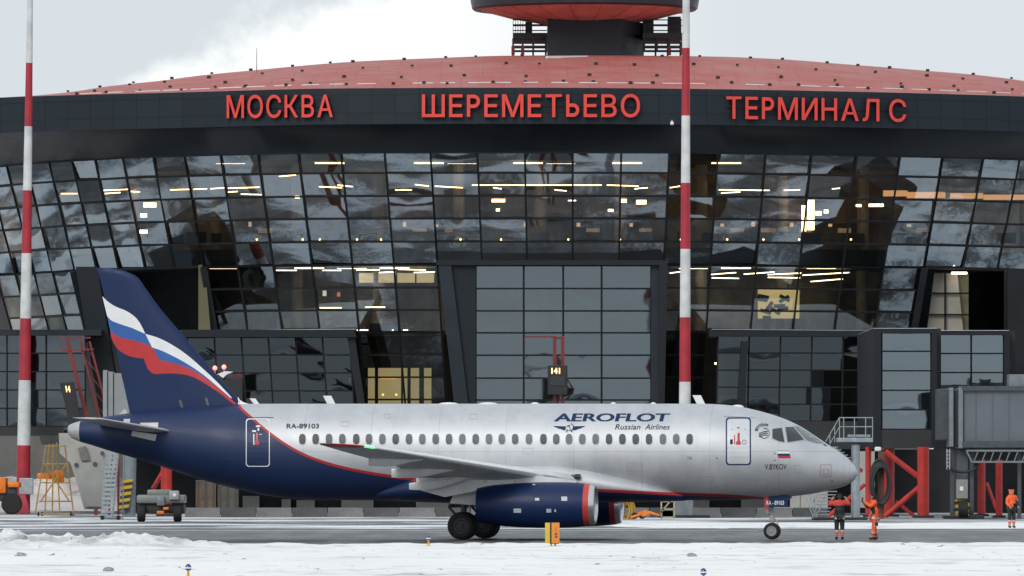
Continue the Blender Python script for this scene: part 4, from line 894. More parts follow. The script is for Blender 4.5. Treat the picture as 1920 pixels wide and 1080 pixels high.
    obj('fan', mb, M('fan_metal', (.10,.10,.11), .35, .8, .1, 4), en, smooth=40, local=True)
    mb = MB(); mb.lathe([(-.75,.66),(-.73,.62),(-.2,.6),(-.1,.3),(-.55,.16),(-.72,.01)], e0, ax, 40); obj('exhaust_nozzle', mb, M('burnt_metal', (.09,.085,.085), .45, .7, .2, 4), en, smooth=40, local=True)
    if sd > 0:
        for u, v, w, h in ((1007,936,8,5),(1058,935,11,8),(970,957.5,14,8),(1029,957.5,9,7),(1041,957.5,3,5),(1001,908.5,5,2)):
            qs = []
            for a, b in ((-1,-1),(1,-1),(1,1),(-1,1)):
                s = 3.9+.86
                for _ in range(8):
                    x, z = P2L(u+a*w/2, v+b*h/2, s); r = float(np.interp(x, [p[0] for p in pr_], [p[1] for p in pr_])); s = .5*s+.5*(3.9+math.sqrt(max(0, (r+.008)**2-(z-ZE)**2)))
                qs.append(A(x, s, z)-en.location)
            mb = MB(); mb.add(qs, [(0,1,2,3)]); obj('nacelle_panel', mb, M('pale_panel', (.52,.55,.6), .4), en, local=True)
    # pylon
    mb = MB(); rings = []
    for x, zt, zb, w in ((3.0,2.24,2.05,.02),(2.6,2.30,2.0,.10),(1.6,2.42,1.95,.17),(.4,2.45,1.9,.2),(-.8,2.4,1.85,.2),(-2.0,2.35,1.62,.19),(-2.9,2.36,1.86,.10),(-3.1,2.34,2.0,.02)):
        rings.append([A(x, SE+w*a, zb+(zt-zb)*b)-en.location for a, b in ((-1,0),(1,0),(1,1),(-1,1))])
    mb.loft(rings, True, True); obj('pylon', mb, wing_m, en, smooth=30, local=True)
    if sd > 0:
        for u, w, mt in ((882,0,None),(910,7,pwhite_m),(998,0,None),(973,20,pwhite_m)):
            if mt is None: continue
            a = P2L(u-w/2, 898, 4.11); b = P2L(u+w/2, 906, 4.11)
            mb = MB(); mb.box(A(a[0], 4.09, b[1])-en.location, A(b[0], 4.115, a[1])-en.location); obj('pylon_panel', mb, rub_plate, en, local=True)
    # main gear
    lg = bpy.data.objects.new('main_gear', None); COL.objects.link(lg); lg.parent = PL; lg.location = A(-1.46, sd*2.98, 0)
    mb = MB(); mb.tube((0,0,.53), (.05,.1*sd,1.9), .11, .13, 14); mb.tube((0,-.42,.53), (0,.42,.53), .08, None, 12); mb.tube((-.1,0,.75), (-.55,0,1.25), .05, None, 8); mb.tube((-.55,0,1.25), (-.1,0,1.7), .05, None, 8); mb.tube((.05,.1*sd,1.5), (1.1,.1*sd,1.75), .07, None, 10)
    obj('strut', mb, dgrey_m, lg, smooth=35, local=True)
    for ys_ in (-.36, .36):
        mb = MB(); mb.lathe([(-.17,.30),(-.19,.40),(-.16,.49),(-.08,.53),(.08,.53),(.16,.49),(.19,.40),(.17,.30)], (0,ys_,.53), (0,1,0), 40); w = obj('wheel', mb, rubber_m, lg, smooth=50, local=True)
        mb = MB(); mb.lathe([(-.15,.31),(-.15,.22),(-.10,.2),(-.10,.09),(-.17,.08),(-.17,.005)], (0,ys_,.53), (0,1,0), 28); mb.lathe([(.15,.31),(.15,.22),(.10,.2),(.10,.09),(.17,.08),(.17,.005)], (0,ys_,.53), (0,1,0), 28); obj('rim', mb, M('dark_rim', (.045,.045,.05), .5, .4), w, smooth=30, local=True)
    q = [(845,950),(905,950),(905,922),(866,916),(852,922)]
    if sd > 0:
        pts = [A(P2L(u, v, 3.35)[0], 3.35, P2L(u, v, 3.35)[1])-lg.location for u, v in ((843,944),(903,948),(906,922),(866,912),(853,920))]
        mb = MB(); mb.prism(pts, (0,.05,0)); obj('gear_door', mb, wing_m, lg, local=True)
    else:
        mb = MB(); mb.box((-.7,.3,1.2), (.6,.35,1.75)); obj('gear_door', mb, wing_m, lg, local=True)
# root leading edge (bright curved piece above the engine) and landing lamp
mb = MB(); rr = []
for u, v, s in ((968,884,3.6),(1000,883,3.1),(1030,886,2.7),(1060,893,2.35),(1082,903,2.0),(1090,908,1.9)):
    x, z = P2L(u, v, s); rr.append([A(x+a, s, z+b) for a, b in ((-.3,.02),(-.05,.04),(.08,0),(.04,-.13),(-.3,-.16))])
mb.loft(rr, True, True); obj('root_leading_edge', mb, silver_m, PL, smooth=50, local=True)
x, z = P2L(1077, 893, 1.93); mb = MB(); mb.bbox((x-.35,-2.02,z-.11), (x+.25,-1.88,z+.09), .04); obj('landing_lamp', mb, cg, PL, smooth=30, local=True)
# nose gear
ng = bpy.data.objects.new('nose_gear', None); COL.objects.link(ng); ng.parent = PL; ng.location = A(P2L(1447, 998, .15)[0], 0, 0)
mb = MB(); mb.tube((0,0,.32), (0,0,.75), .06, None, 12); mb.tube((0,0,.7), (-.12,0,1.75), .09, .11, 14); mb.tube((0,-.2,.32), (0,.2,.32), .05, None, 10); mb.tube((.05,0,.85), (.22,0,.62), .03, None, 8); mb.tube((.22,0,.62), (.04,0,.42), .03, None, 8); mb.tube((-.05,0,1.2), (.75,0,1.62), .045, None, 8); mb.bbox((-.22,-.14,.95), (-.02,.14,1.12), .03); mb.tube((-.55,0,.34), (-.1,0,.36), .02, None, 6)
obj('strut', mb, lgrey_m, ng, smooth=35, local=True)
for ys_ in (-.17, .17):
    mb = MB(); mb.lathe([(-.09,.19),(-.10,.25),(-.07,.30),(0,.318),(.07,.30),(.10,.25),(.09,.19)], (0,ys_,.32), (0,1,0), 32); w = obj('wheel', mb, rubber_m, ng, smooth=50, local=True)
    for e in (-1, 1): 
        mb = MB(); mb.lathe([(e*.085,.195),(e*.085,.15),(e*.05,.13),(e*.05,.06),(e*.1,.05),(e*.1,.004)], (0,ys_,.32), (0,1,0), 24); obj('rim', mb, M('light_rim', (.30,.31,.32), .4, .5), w, smooth=30, local=True)
for sd in (1, -1):
    a = P2L(1441, 932, .42); b = P2L(1477, 951, .42); r0 = P2L(1433, 932, .42)[0]
    mb = MB(); mb.box(A(a[0], sd*.40, b[1])-ng.location, A(b[0], sd*.43, a[1]+.1)-ng.location); gd = obj('gear_door', mb, text_m, ng, local=True)
    mb = MB(); mb.box(A(r0, sd*.40, b[1]-.05)-ng.location, A(a[0]-.004, sd*.43, a[1]+.1)-ng.location); obj('gear_door', mb, red_m, ng, local=True)
    if sd > 0:
        vs, fs, _ = text2d('RA - 89103', .02); ax = max(p[0] for p in vs); u0 = P2L(1436.5, 940, .43)[0]; u1 = P2L(1470, 940, .43)[0]; zb = P2L(1450, 946.5, .43)[1]; zt = P2L(1450, 938.5, .43)[1]
        mb = MB(); mb.add([A(u0+(u1-u0)*p[0]/ax, .436, zb+(zt-zb)*p[1]/.73)-ng.location for p in vs], fs); obj('door_lettering', mb, pwhite_m, ng, local=True)
# ------------------------------------------------------------------ masts
def mast(label, y, us_, widths, bands, base):
    vtop = -260; ub, ut = us_; wb, wt = widths
    um = lambda v: ut+(ub-ut)*v/960; w = lambda v: wt+(wb-wt)*v/960
    root = thing('striped_mast', label, 'mast', (W(ub, base, y).x, y, 0), 'red and white floodlight masts')
    red_mast, white_mast = M('mast_red', srgb(164,36,50), .5, 0, .18, 1.2), M('mast_white', (.60,.61,.61), .55, 0, .14, 1.2)
    bs = [vtop]+bands+[base]
    for i, (v0, v1) in enumerate(zip(bs, bs[1:])):
        a, b = W(um(v1), v1, y), W(um(v0), v0, y); a.z = max(a.z, -.01)
        m2 = MB(); m2.tube(a, b, w(v1)/2*px(y), w(v0)/2*px(y), 28, caps=True); obj('mast_section', m2, (white_mast, red_mast)[i % 2], root, smooth=30)
    m2 = MB(); p = W(um(vtop), vtop, y)
    m2.bar(p-Vector((1.6,0,0)), p+Vector((1.6,0,0)), .2)
    for k in (-1.3,-.45,.45,1.3): m2.bbox((p.x+k-.3,y-.35,p.z+.1), (p.x+k+.3,y+.1,p.z+.6), .05)
    obj('floodlight_head', m2, dgrey_m, root); return root
m1 = mast('tall red and white striped mast rising at the tail end of the terminal', 478, (43,56.5), (27,10.5), [118,237,357,475,597,713,835], 962)
m2 = MB(); y = 474; c = W(44, 912, y); m2.bbox((c.x-.42,y+2.6,c.z-.5), (c.x+.42,y+3.0,c.z+.5), .05); obj('control_box', m2, lgrey_m, m1)
for u, h in ((24,1.6),(43,1.2)):
    m2 = MB(); c = W(u, 955, 476); m2.loft([[(c.x+sx*r, 476+sy*r, z) for sx, sy in ((-1,-1),(1,-1),(1,1),(-1,1))] for z, r in ((0,.42),(h*.5,.3),(h,.12))], True, True); obj('base_buttress', m2, MC['mast_red'], m1)
m1 = mast('tall red and white striped mast rising behind the forward cabin of the airliner', 440, (1283.5,1286.5), (24,13.5), [90,217,343,467,595,716], 970)
m2 = MB(); y = 438.5; a = W(1266, 970, y); b = W(1300, 935, y); m2.bbox((a.x,y-.3,0), (b.x,y+2,b.z), .06); obj('base_plinth', m2, grey_m, m1); m2 = MB(); m2.bbox((a.x-.9,y-.8,-.01), (b.x+.9,y+2.6,.14), .04); obj('base_pad', m2, black_m, m1)
# ------------------------------------------------------------------ roof things
for u in (1025, 1037):
    y = 487; c = W(u, 147, y); o = thing('obstruction_lamp', ('red obstruction lamp lit on the roof below the tower stem, ' + ('nearer the МОСКВА sign' if u == 1025 else 'nearer the striped mast')), 'lamp', (c.x, y, c.z-.6), 'pair of red roof lamps')
    m2 = MB(); m2.tube((c.x,y,c.z-.9), (c.x,y,c.z-.12), .05, None, 8); m2.bbox((c.x-.09,y-.09,c.z-.3), (c.x+.09,y+.09,c.z-.12), .02); obj('stem', m2, black_m, o)
    m2 = MB(); m2.lathe([(-.13,.11),(0,.14),(.1,.10),(.14,.01)], (c.x,y,c.z), (0,0,1), 16, cap0=True); obj('lens', m2, glow('obstruction_red', (1.,.06,.05), 3.), o, smooth=40)
y = 500; c = W(481, 130, y); o = thing('antenna_mast', 'thin grey antenna rod standing on the sloping red roof', 'antenna', (c.x, y, c.z-.5)); m2 = MB(); m2.tube((c.x,y,c.z-.5), W(481.5, 90, y), .035, .02, 6); obj('rod', m2, grey_m, o); m2 = MB(); m2.bbox((c.x-.15,y-.15,c.z-.7), (c.x+.15,y+.15,c.z-.3), .03); obj('foot', m2, black_m, o)
y = Yf(1260)-.3; c = W(1260, 231, y); o = thing('security_camera', 'small white security camera on the lower edge of the dark fascia', 'camera', (c.x, y, c.z)); m2 = MB(); m2.lathe([(-.12,.05),(-.08,.11),(.04,.12),(.12,.05)], (c.x,y,c.z), (0,0,1), 12, cap0=True, cap1=True); obj('housing', m2, white_m, o, smooth=40); m2 = MB(); m2.bar((c.x,y,c.z+.1), (c.x,y+.4,c.z+.2), .05); obj('bracket', m2, white_m, o)
# ------------------------------------------------------------------ gate signs, one of them a modelled reflection
amber_d = glow('display_amber', (1., .50, .10), 3.)
def digits(s, c, w, h, par, ux=Vector((1,0,0)), uz=Vector((0,0,1))):
    vs, fs, _ = text2d(s, .02); ax = min(p[0] for p in vs); bx = max(p[0] for p in vs); m2 = MB()
    m2.add([c+ux*w*((p[0]-ax)/(bx-ax)-.5)+uz*h*(p[1]/.73-.5) for p in vs], fs); obj('display_digits', m2, amber_d, par)
y = 446; g = thing('gate_sign', 'black gate sign showing 141 in amber on two red posts above the airliner', 'gate sign', W(1047, 978, y), 'lit gate number signs')
g.location.z = 0
for u in (1040, 1055):
    m2 = MB(); a, b = W(u, 630, y), W(u, 978, y); b.z = 0; m2.bar(b, a, .2, .2); obj('post', m2, M('dark_red_post', srgb(112,36,34), .5, 0, .15, 2), g)
m2 = MB(); m2.bar(W(984, 631.5, y), W(1038, 631.5, y), .09); obj('crossbar', m2, MC['dark_red_post'], g); m2 = MB(); m2.bar(W(1042.9, 634, y), W(1052.1, 634, y), .12); obj('crossbar', m2, MC['dark_red_post'], g)
a, b = W(1027, 740, y-.7), W(1064, 685, y-.7); m2 = MB(); m2.bbox((a.x,y-.7,a.z), (b.x,y-.15,b.z), .04); obj('display_box', m2, black_m, g)
m2 = MB(); m2.bbox((a.x+.12,y-.76,a.z+.5), (b.x-.12,y-.71,b.z-.62), .02); obj('display_screen', m2, M('dark_screen', (.03,.032,.035), .25), g)
digits('141', W(1042, 695, y-.72), 16*px(y), 11*px(y), g)
y = 462; g = thing('gate_sign', 'leaning gate sign reflection built as a frame, amber 14 on red lattice by the tail', 'gate sign', W(160, 960, y), 'lit gate number signs'); g.location.z = 0  # sign reflection in the sloping glass, modelled as a solid leaning frame
lp = lambda u, v, dy=0: W(u, v, y+dy)
redl = M('dull_red_post', srgb(118,40,36), .5, 0, .15, 2)
for (u0, v0, u1, v1, w) in ((126,638,180,850,.22),(150,640,205,850,.12),(168,640,222,850,.12)):
    m2 = MB(); a = lp(u1, v1); m2.bar(lp(u0, v0), a, w); a2 = Vector((a.x, a.y, 0)); m2.bar(a+Vector((0,.01,.05)), a2+Vector((0,.01,0)), w); obj('post', m2, redl, g)
for (u0, v0, u1, v1) in ((106,635,170,633),(112,657,176,655)): m2 = MB(); m2.bar(lp(u0,v0,-.12), lp(u1,v1,-.12), .09); obj('crossbar', m2, redl, g)
for k in range(7):
    t0, t1 = k/7, (k+1)/7; f = lambda q, t: (q[0]+(q[2]-q[0])*t, q[1]+(q[3]-q[1])*t); A_, B_ = (150,640,205,850), (168,640,222,850)
    m2 = MB(); m2.bar(lp(*f(A_, t0), .1), lp(*f(B_, t1), .1), .05); obj('lattice_bar', m2, redl, g)
m2 = MB(); m2.prism([lp(112,718,-.8), lp(138,716,-.8), lp(150,784,-.8), lp(128,786,-.8)], (0,.5,0)); obj('display_box', m2, black_m, g)
digits('14', lp(127.5, 729, -.83), 8*px(y), 12*px(y), g, uz=Vector((-.15,0,1)))
# ------------------------------------------------------------------ boarding bridges
BR = thing('boarding_bridge', 'long grey boarding bridge with rotunda cuff and service truss beyond the nose of the airliner', 'boarding bridge', (W(1800, 978, 432).x, 432, 0), 'boarding bridges')
y = 430.
def bx_px(u0, u1, v0, v1, y0, d): return W(u0, v1, y0), W(u1, v0, y0)+Vector((0, d, 0))
m2 = MB(); a, b = bx_px(1806, 2080, 729, 831, y, 3.2); m2.bbox(a, b, .05)
obj('tunnel', m2, M('bridge_grey', srgb(98,105,112), .55, .1, .1, .6), BR)
for u in np.arange(1830, 2080, 31):
    m2 = MB(); m2.bar(W(u, 733, y-.01), W(u, 828, y-.01), .05, .04); obj('panel_rib', m2, M('bridge_rib', srgb(92,99,106), .55, .1), BR)
for v, d in ((728, .25), (833, .35)):
    m2 = MB(); m2.bar(W(1804, v, y-.1), W(2080, v, y-.1), d, .3); obj('edge_beam', m2, dgrey_m, BR)
for u0, u1, v0, v1, mt, dy in ((1759,1780,729,825,dgrey_m,.6),(1780,1788,727,838,grey_m,-.2),(1788,1797,729,836,dgrey_m,.3),(1797,1806,727,841,grey_m,-.25)):
    m2 = MB(); a, b = bx_px(u0, u1, v0, v1, y+dy, 3.); m2.bbox(a, b, .04); obj('rotunda_cuff', m2, mt, BR)
m2 = MB(); a, b = bx_px(1892, 1930, 702, 727, y+.4, 2); m2.bbox(a, b, .03); obj('roof_unit', m2, grey_m, BR)
m2 = MB(); m2.path([W(1797+i*8, 726-(i % 2)*1.2, y-.05) for i in range(16)], .035); obj('roof_cable', m2, grey_m, BR)
m2 = MB(); y2 = y-.15; m2.bar(W(1812,845,y2), W(1990,845,y2), .1); m2.bar(W(1822,866,y2), W(1990,866,y2), .1); m2.bar(W(1812,845,y2), W(1822,866,y2), .09)
for k in range(11): m2.bar(W(1826+k*15, 866, y2+.01), W(1834+k*15, 845, y2+.01), .06)
obj('cable_truss', m2, grey_m, BR)
m2 = MB(); a, b = bx_px(1806, 2000, 841, 845, y+.2, 2.6); m2.box(a, b); obj('underframe', m2, M('under_dark', (.04,.042,.045), .6), BR)
for u0, u1 in ((1782,1790),(1818,1826),(1908,1915)):
    m2 = MB(); a, b = bx_px(u0, u1, 840, 976, y+.5, .4); a.z = 0; m2.bbox(a, b, .03); obj('leg', m2, dgrey_m, BR)
m2 = MB(); a, b = bx_px(1792, 1816, 842, 935, y+.7, 1); m2.bbox(a, b, .05); obj('lift_column', m2, M('column_grey', srgb(86,92,98), .5, .1), BR)
m2 = MB(); a, b = bx_px(1793, 1815, 899, 935, y+.3, .38); m2.bbox(a, b, .03); cb = obj('control_cabinet', m2, M('cabinet_grey', srgb(135,138,136), .5), BR)
c = W(1803, 916, y+.28); m2 = MB(); m2.bbox((c.x-.1,y+.25,c.z-.13), (c.x+.1,y+.3,c.z+.1), .02); obj('cabinet_label', m2, white_m, cb)
def hazard_material():
    m = bpy.data.materials.new('hazard_stripes'); m.use_nodes = True; t = m.node_tree; b = t.nodes['Principled BSDF']; g = nd(t, 'ShaderNodeNewGeometry'); sp = nd(t, 'ShaderNodeSeparateXYZ'); t.links.new(g.outputs['Position'], sp.inputs[0])
    f = mth(t, 'FRACT', mth(t, 'DIVIDE', mth(t, 'ADD', sp.outputs[2], mth(t, 'MULTIPLY', sp.outputs[0], -.15)), .36)); f = mrange(t, f, .48, .52)
    t.links.new(mixc(t, f, (.02,.02,.02), (.55,.36,.02)), b.inputs['Base Color']); b.inputs['Roughness'].default_value = .6; return m
haz = hazard_material()
for u0, u1, dy in ((1784,1826,.6),): 
    m2 = MB(); a, b = bx_px(u0, u1, 936, 964, y+dy, 1.4); m2.bbox(a, b, .04); obj('bumper', m2, haz, BR)
m2 = MB(); c = W(1806, 958, y-.2); c.z = .5; m2.lathe([(-.25,.3),(-.25,.45),(.25,.45),(.25,.3)], c, (1,0,0), 24, cap0=True, cap1=True); obj('wheel', m2, rubber_m, BR, smooth=40)
m2 = MB(); c = W(1805, 858, y+.2); m2.path([c+Vector((.95*math.cos(g), 0, .75*math.sin(g)-.05)) for g in [rad(180+i*15) for i in range(13)]], .07, 8); obj('power_cable', m2, black_m, BR, smooth=40)
m2 = MB(); m2.bbox((W(1770,978,y).x, y-.3, -.01), (W(1845,978,y).x, y+2, .16), .04); obj('base_pad', m2, black_m, BR)
m2 = MB(); 
for u in (1775.5, 1780.5): m2.bar(W(u,842,y+.1), W(u,880,y+.1), .05)
for v in range(846, 880, 7): m2.bar(W(1775.5,v,y+.1), W(1780.5,v,y+.1), .04)
obj('ladder', m2, lgrey_m, BR)
# second bridge behind the fin
y = 458.; BL = thing('boarding_bridge', 'pale grey boarding bridge standing partly hidden behind the blue tail fin', 'boarding bridge', (W(200, 960, y).x, y, 0), 'boarding bridges')
bg2 = M('bridge_pale', srgb(142,147,148), .55, .1, .08, .6)
for u0, u1, v0, v1, dy in ((193,201,694,800,0),(202,212,697,800,.15),(213,258,700,800,.3)):
    m2 = MB(); a, b = bx_px(u0, u1, v0, v1, y+dy, 2.6); m2.bbox(a, b, .04); obj('tunnel_end', m2, bg2, BL)
pale = M('pale_support', srgb(160,160,155), .6, 0, .1, 1)
for poly, d in (([(110,812),(215,812),(222,850),(208,905),(202,955),(158,955),(146,912),(132,868),(112,850)], .8), ):
    m2 = MB(); pts = [W(u, v, y-.5) for u, v in poly]
    for p in pts: p.z = max(p.z, 0)
    m2.prism(pts, (0, d, 0)); obj('support_bracket', m2, pale, BL)
m2 = MB(); pts = [W(u, v, y-.75) for u, v in ((140,868),(195,866),(201,905),(196,950),(160,950),(150,905))]; m2.prism(pts, (0,.22,0)); obj('bracket_plate', m2, M('pale_plate', srgb(150,151,148), .6, 0, .1, 1), BL)
m2 = MB()
for u, v in ((143,872),(178,870),(192,850)): m2.tube(W(u,v,y-.85), W(u,v,y-.7), .13, None, 10)
obj('bolt', m2, dgrey_m, BL)
m2 = MB(); m2.prism([W(u, v, y-.8) for u, v in ((146,840),(160,836),(168,862),(152,864))], (0,.2,0)); obj('strut', m2, M('dark_strut', (.16,.15,.14), .6), BL)  # darker strut in front of the pale bracket
m2 = MB(); a = W(243, 962, y-4); a.z = 0; m2.tube(a, W(245, 845, y-4), .34, .34, 20); obj('column', m2, M('column_blue_grey', srgb(120,130,138), .5), BL, smooth=30)
m2 = MB(); m2.prism([Vector((W(u,900,y-4.6).x, y-4.6, z)) for u, z in ((222,.3),(240,.3),(250,2.1),(230,2.1))], (0,.25,0)); obj('bumper', m2, haz, BL)
# ------------------------------------------------------------------ beacon unit behind the fin
y = 470; BE = thing('beacon_unit', 'black equipment cabinet with white cap and two lit red beacons behind the tail fin', 'beacon', (W(435, 760, y).x, y, 0))
m2 = MB(); a, b = bx_px(414, 455, 708, 750, y, 1.2); m2.bbox(a, b, .05); obj('cabinet', m2, black_m, BE)
m2 = MB(); a, b = bx_px(428, 440, 748, 962, y+.4, .4); a.z = 0; m2.bbox(a, b, .05); obj('pillar', m2, dgrey_m, BE)
m2 = MB(); m2.prism([W(u, v, y-.2) for u, v in ((408,701),(422,696),(437,697),(424,703),(418,709))], (0,1.2,0)); obj('cap', m2, white_m, BE)
for u, v in ((403,690),(420,688)):
    c = W(u, v, y); m2 = MB(); m2.tube(c-Vector((0,0,.45)), c, .03, None, 6); m2.bar(c-Vector((0,0,.42)), W(422, 700, y), .04) if u < 410 else None; obj('beacon_stem', m2, lgrey_m, BE)
    m2 = MB(); m2.lathe([(-.12,.10),(0,.14),(.1,.1),(.14,.01)], c, (0,0,1), 16, cap0=True); obj('beacon_lens', m2, MC['obstruction_red'], BE, smooth=40)
# ------------------------------------------------------------------ service stairs beside the nose
y = 420.; SS = thing('service_stairs', 'galvanised steel stairs with railed platform on a round pole beyond the nose cone', 'stairs', (W(1600, 975, y).x, y, 0))
gal = M('galvanised_steel', srgb(150,158,164), .45, .4, .12, 3)
m2 = MB(); a = W(1604, 975, y); a.z = 0; m2.tube(a, W(1604, 834, y), .24, .23, 24); m2.tube(a, a+Vector((0,0,.1)), .42, .4, 20); obj('pole', m2, gal, SS, smooth=30)
m2 = MB(); a, b = bx_px(1570, 1637, 821, 829, y-.5, 1.6); m2.bbox(a, b, .03); a, b = bx_px(1590, 1632, 815, 820, y-.3, 1.2); m2.bbox(a, b, .03); obj('platform', m2, gal, SS)
for yy_ in (y-.45, y+1.0):
    m2 = MB()
    for v in (783, 800): m2.bar(W(1574, v, yy_), W(1637, v, yy_), .05)
    for u in (1574, 1582, 1602, 1623, 1636): m2.bar(W(u, 783, yy_), W(u, 821, yy_), .045)
    m2.bar(W(1574, 783, yy_), W(1548, 828, yy_), .05); m2.bar(W(1574, 800, yy_), W(1555, 834, yy_), .04)
    for u, v in ((1565,799),(1556,814)): m2.bar(W(u, v, yy_), W(u, v+30, yy_), .04)
    obj('railing', m2, gal, SS)
m2 = MB(); a, b = W(1574, 829, y), W(1590, 862, y)
for yy_ in (y-.4, y+.9): m2.bar(W(1562, 838, yy_), W(1594, 865, yy_), .12); 
for k in range(5): p = W(1564+k*6, 839+k*5, y); m2.box((p.x-.12, y-.4, p.z), (p.x+.2, y+.9, p.z+.04))
obj('upper_flight', m2, gal, SS)
m2 = MB()
for k in range(9):
    p = W(1532+k*2.2, 972-k*6.2, y-1); m2.box((p.x-.25, y-1.2, p.z), (p.x+.55, y-.0, p.z+.05))
for yy_ in (y-1.25, y+.05): m2.bar(W(1528, 976, yy_), W(1552, 916, yy_), .08, .04)
obj('lower_flight', m2, gal, SS)
m2 = MB()
for u0, v0, u1, v1 in ((1518,928,1530,975),(1518,928,1534,915),(1524,944,1538,918),(1524,920,1532,974),(1512,935,1526,972)): m2.bar(W(u0,v0,y-1.3), W(u1,v1,y-1.3), .05)
for k in range(6): m2.bar(W(1514+k*3.4, 930+k*6.5, y-1.31), W(1530+k*1.4, 922+k*7, y-1.31), .03)
obj('hand_rail', m2, gal, SS)
m2 = MB(); m2.bbox((W(1523,975,y).x, y-1.6, -.01), (W(1625,975,y).x, y+1.5, .13), .04); obj('base_pad', m2, black_m, SS)
# hose coil hung on a post
y = 432.; HC = thing('hose_coil', 'coil of thick black ground air hose hung on a brown post between red columns', 'hose', (W(1651, 976, y).x, y, 0))
m2 = MB(); a = W(1652, 976, y); a.z = 0; m2.bar(a, W(1652, 846, y), .32, .3); obj('post', m2, M('rusty_post', (.14,.06,.045), .7), HC)
for k in range(5):
    m2 = MB(); c = W(1651+R.uniform(-2,2), 902+k*2, y-.3-.13*k); n = 28; ra, rb = 16+R.uniform(-2,2), 36+R.uniform(-3,4)
    pts = [c+Vector((ra*px(y)*math.cos(2*math.pi*i/n), 0, rb*px(y)*math.sin(2*math.pi*i/n))) for i in range(n+1)]; m2.path(pts, .085, 8); obj('hose', m2, M('black_hose', (.018,.02,.022), .55, 0, .3, 4), HC, smooth=50)
m2 = MB(); m2.bbox((W(1640,840,y).x,y-.25,W(1640,846,y).z), (W(1652,840,y).x,y+.1,W(1640,838,y).z), .06); obj('lamp_head', m2, white_m, HC)
# ------------------------------------------------------------------ apron equipment on the left
y = 417.; LD = thing('access_ladder', 'grey wheeled access ladder standing under the tail of the airliner', 'ladder', (W(205, 975, y).x, y, 0))
m2 = MB()
for u0, u1 in ((190,200),(211,222)): m2.bar(W(u0, 972, y), W(u1, 846, y), .1)
obj('stile', m2, gal, LD)
m2 = MB()
for k in range(15): t = k/15+.03; m2.bar(W(190+10*t, 972-126*t, y), W(211+11*t, 972-126*t, y), .14, .25)
obj('tread', m2, gal, LD)
m2 = MB()
for u0, u1 in ((192,188),(226,232)): m2.bar(W(u0+4, 973, y+1.2), W(u1+24 if u0 < 200 else u1, 850, y+.4), .07)
m2.bar(W(188, 972, y+.6), W(228, 972, y+.6), .1)
obj('rear_frame', m2, gal, LD)
for u in (192, 222): m2 = MB(); c = W(u, 974, y-.1); c.z = .12; m2.lathe([(-.05,.05),(-.06,.12),(.06,.12),(.05,.05)], c, (0,1,0), 14, cap0=True, cap1=True); obj('wheel', m2, rubber_m, LD)
y = 404.; TT = thing('tow_tractor', 'low grey baggage tow tractor with orange hitch seen end on below the tail', 'tow tractor', (W(302, 978, y).x, y, 0))
def tpart(name, u0, u1, v0, v1, dy, d, mt, r=.05): m2 = MB(); a, b = bx_px(u0, u1, v0, v1, y+dy, d); m2.bbox(a, b, r); return obj(name, m2, mt, TT, smooth=30)
tg = M('tractor_grey', srgb(120,124,124), .5, .1, .15, 2)
tpart('chassis', 262, 345, 946, 962, .3, 2.4, M('chassis_dark', (.03,.03,.032), .6)); tpart('body', 256, 346, 928, 944, 0, 2.8, tg, .1); tpart('hood', 276, 320, 918, 932, .2, 1.2, tg, .08); tpart('side_box', 317, 335, 920, 937, -.25, .8, M('side_box_grey', srgb(158,160,156), .5), .06); tpart('rear_plate', 294, 308, 930, 948, -.2, .3, grey_m, .03)
tpart('tow_hitch', 294, 307, 958, 964, -.5, .6, orange_m, .03); tpart('tow_hitch', 306, 316, 951, 956, -.4, .4, orange_m, .02); c = W(327, 928, y-.3); m2 = MB(); m2.tube(c, c+Vector((0,.1,0)), .09, None, 14); obj('lamp', m2, white_m, TT)
for u in (265, 333):
    for dy in (.25, 2.0): m2 = MB(); c = W(u, 978, y+dy); c.z = .44; m2.lathe([(-.2,.2),(-.2,.4),(-.14,.44),(.14,.44),(.2,.4),(.2,.2)], c, (1,0,0), 24, cap0=True, cap1=True); obj('wheel', m2, rubber_m, TT, smooth=40)
# crates
for i, (u0, u1, v0, col, lab) in enumerate(((367,405,902,(.14,.105,.075),'brown wooden crate under the tail, beside the tow tractor'), (408,446,911,(.10,.09,.075),'low dark brown crate under the tail, beside the pale wall panels'))):
    yq = 468.; o = thing('crate', lab, 'crate', (W((u0+u1)/2, 960, yq).x, yq, 0), 'wooden crates'); a, b = bx_px(u0, u1, v0, 962, yq, 1.6); a.z = .0
    m2 = MB(); m2.bbox(a, b, .03); obj('crate_body', m2, M('crate_wood_%d' % i, col, .8, 0, .3, 1.5), o)
    for t in (.12, .5, .88): m2 = MB(); x = a.x+(b.x-a.x)*t; m2.box((x-.06, yq-.03, a.z), (x+.06, yq-.003, b.z)); obj('batten', m2, M('crate_batten_%d' % i, tuple(c*.7 for c in col), .8), o)
    m2 = MB(); m2.box((a.x, yq-.02, b.z+.004), (b.x, yq+1.6, b.z+.05)); obj('cover', m2, conc_m, o)
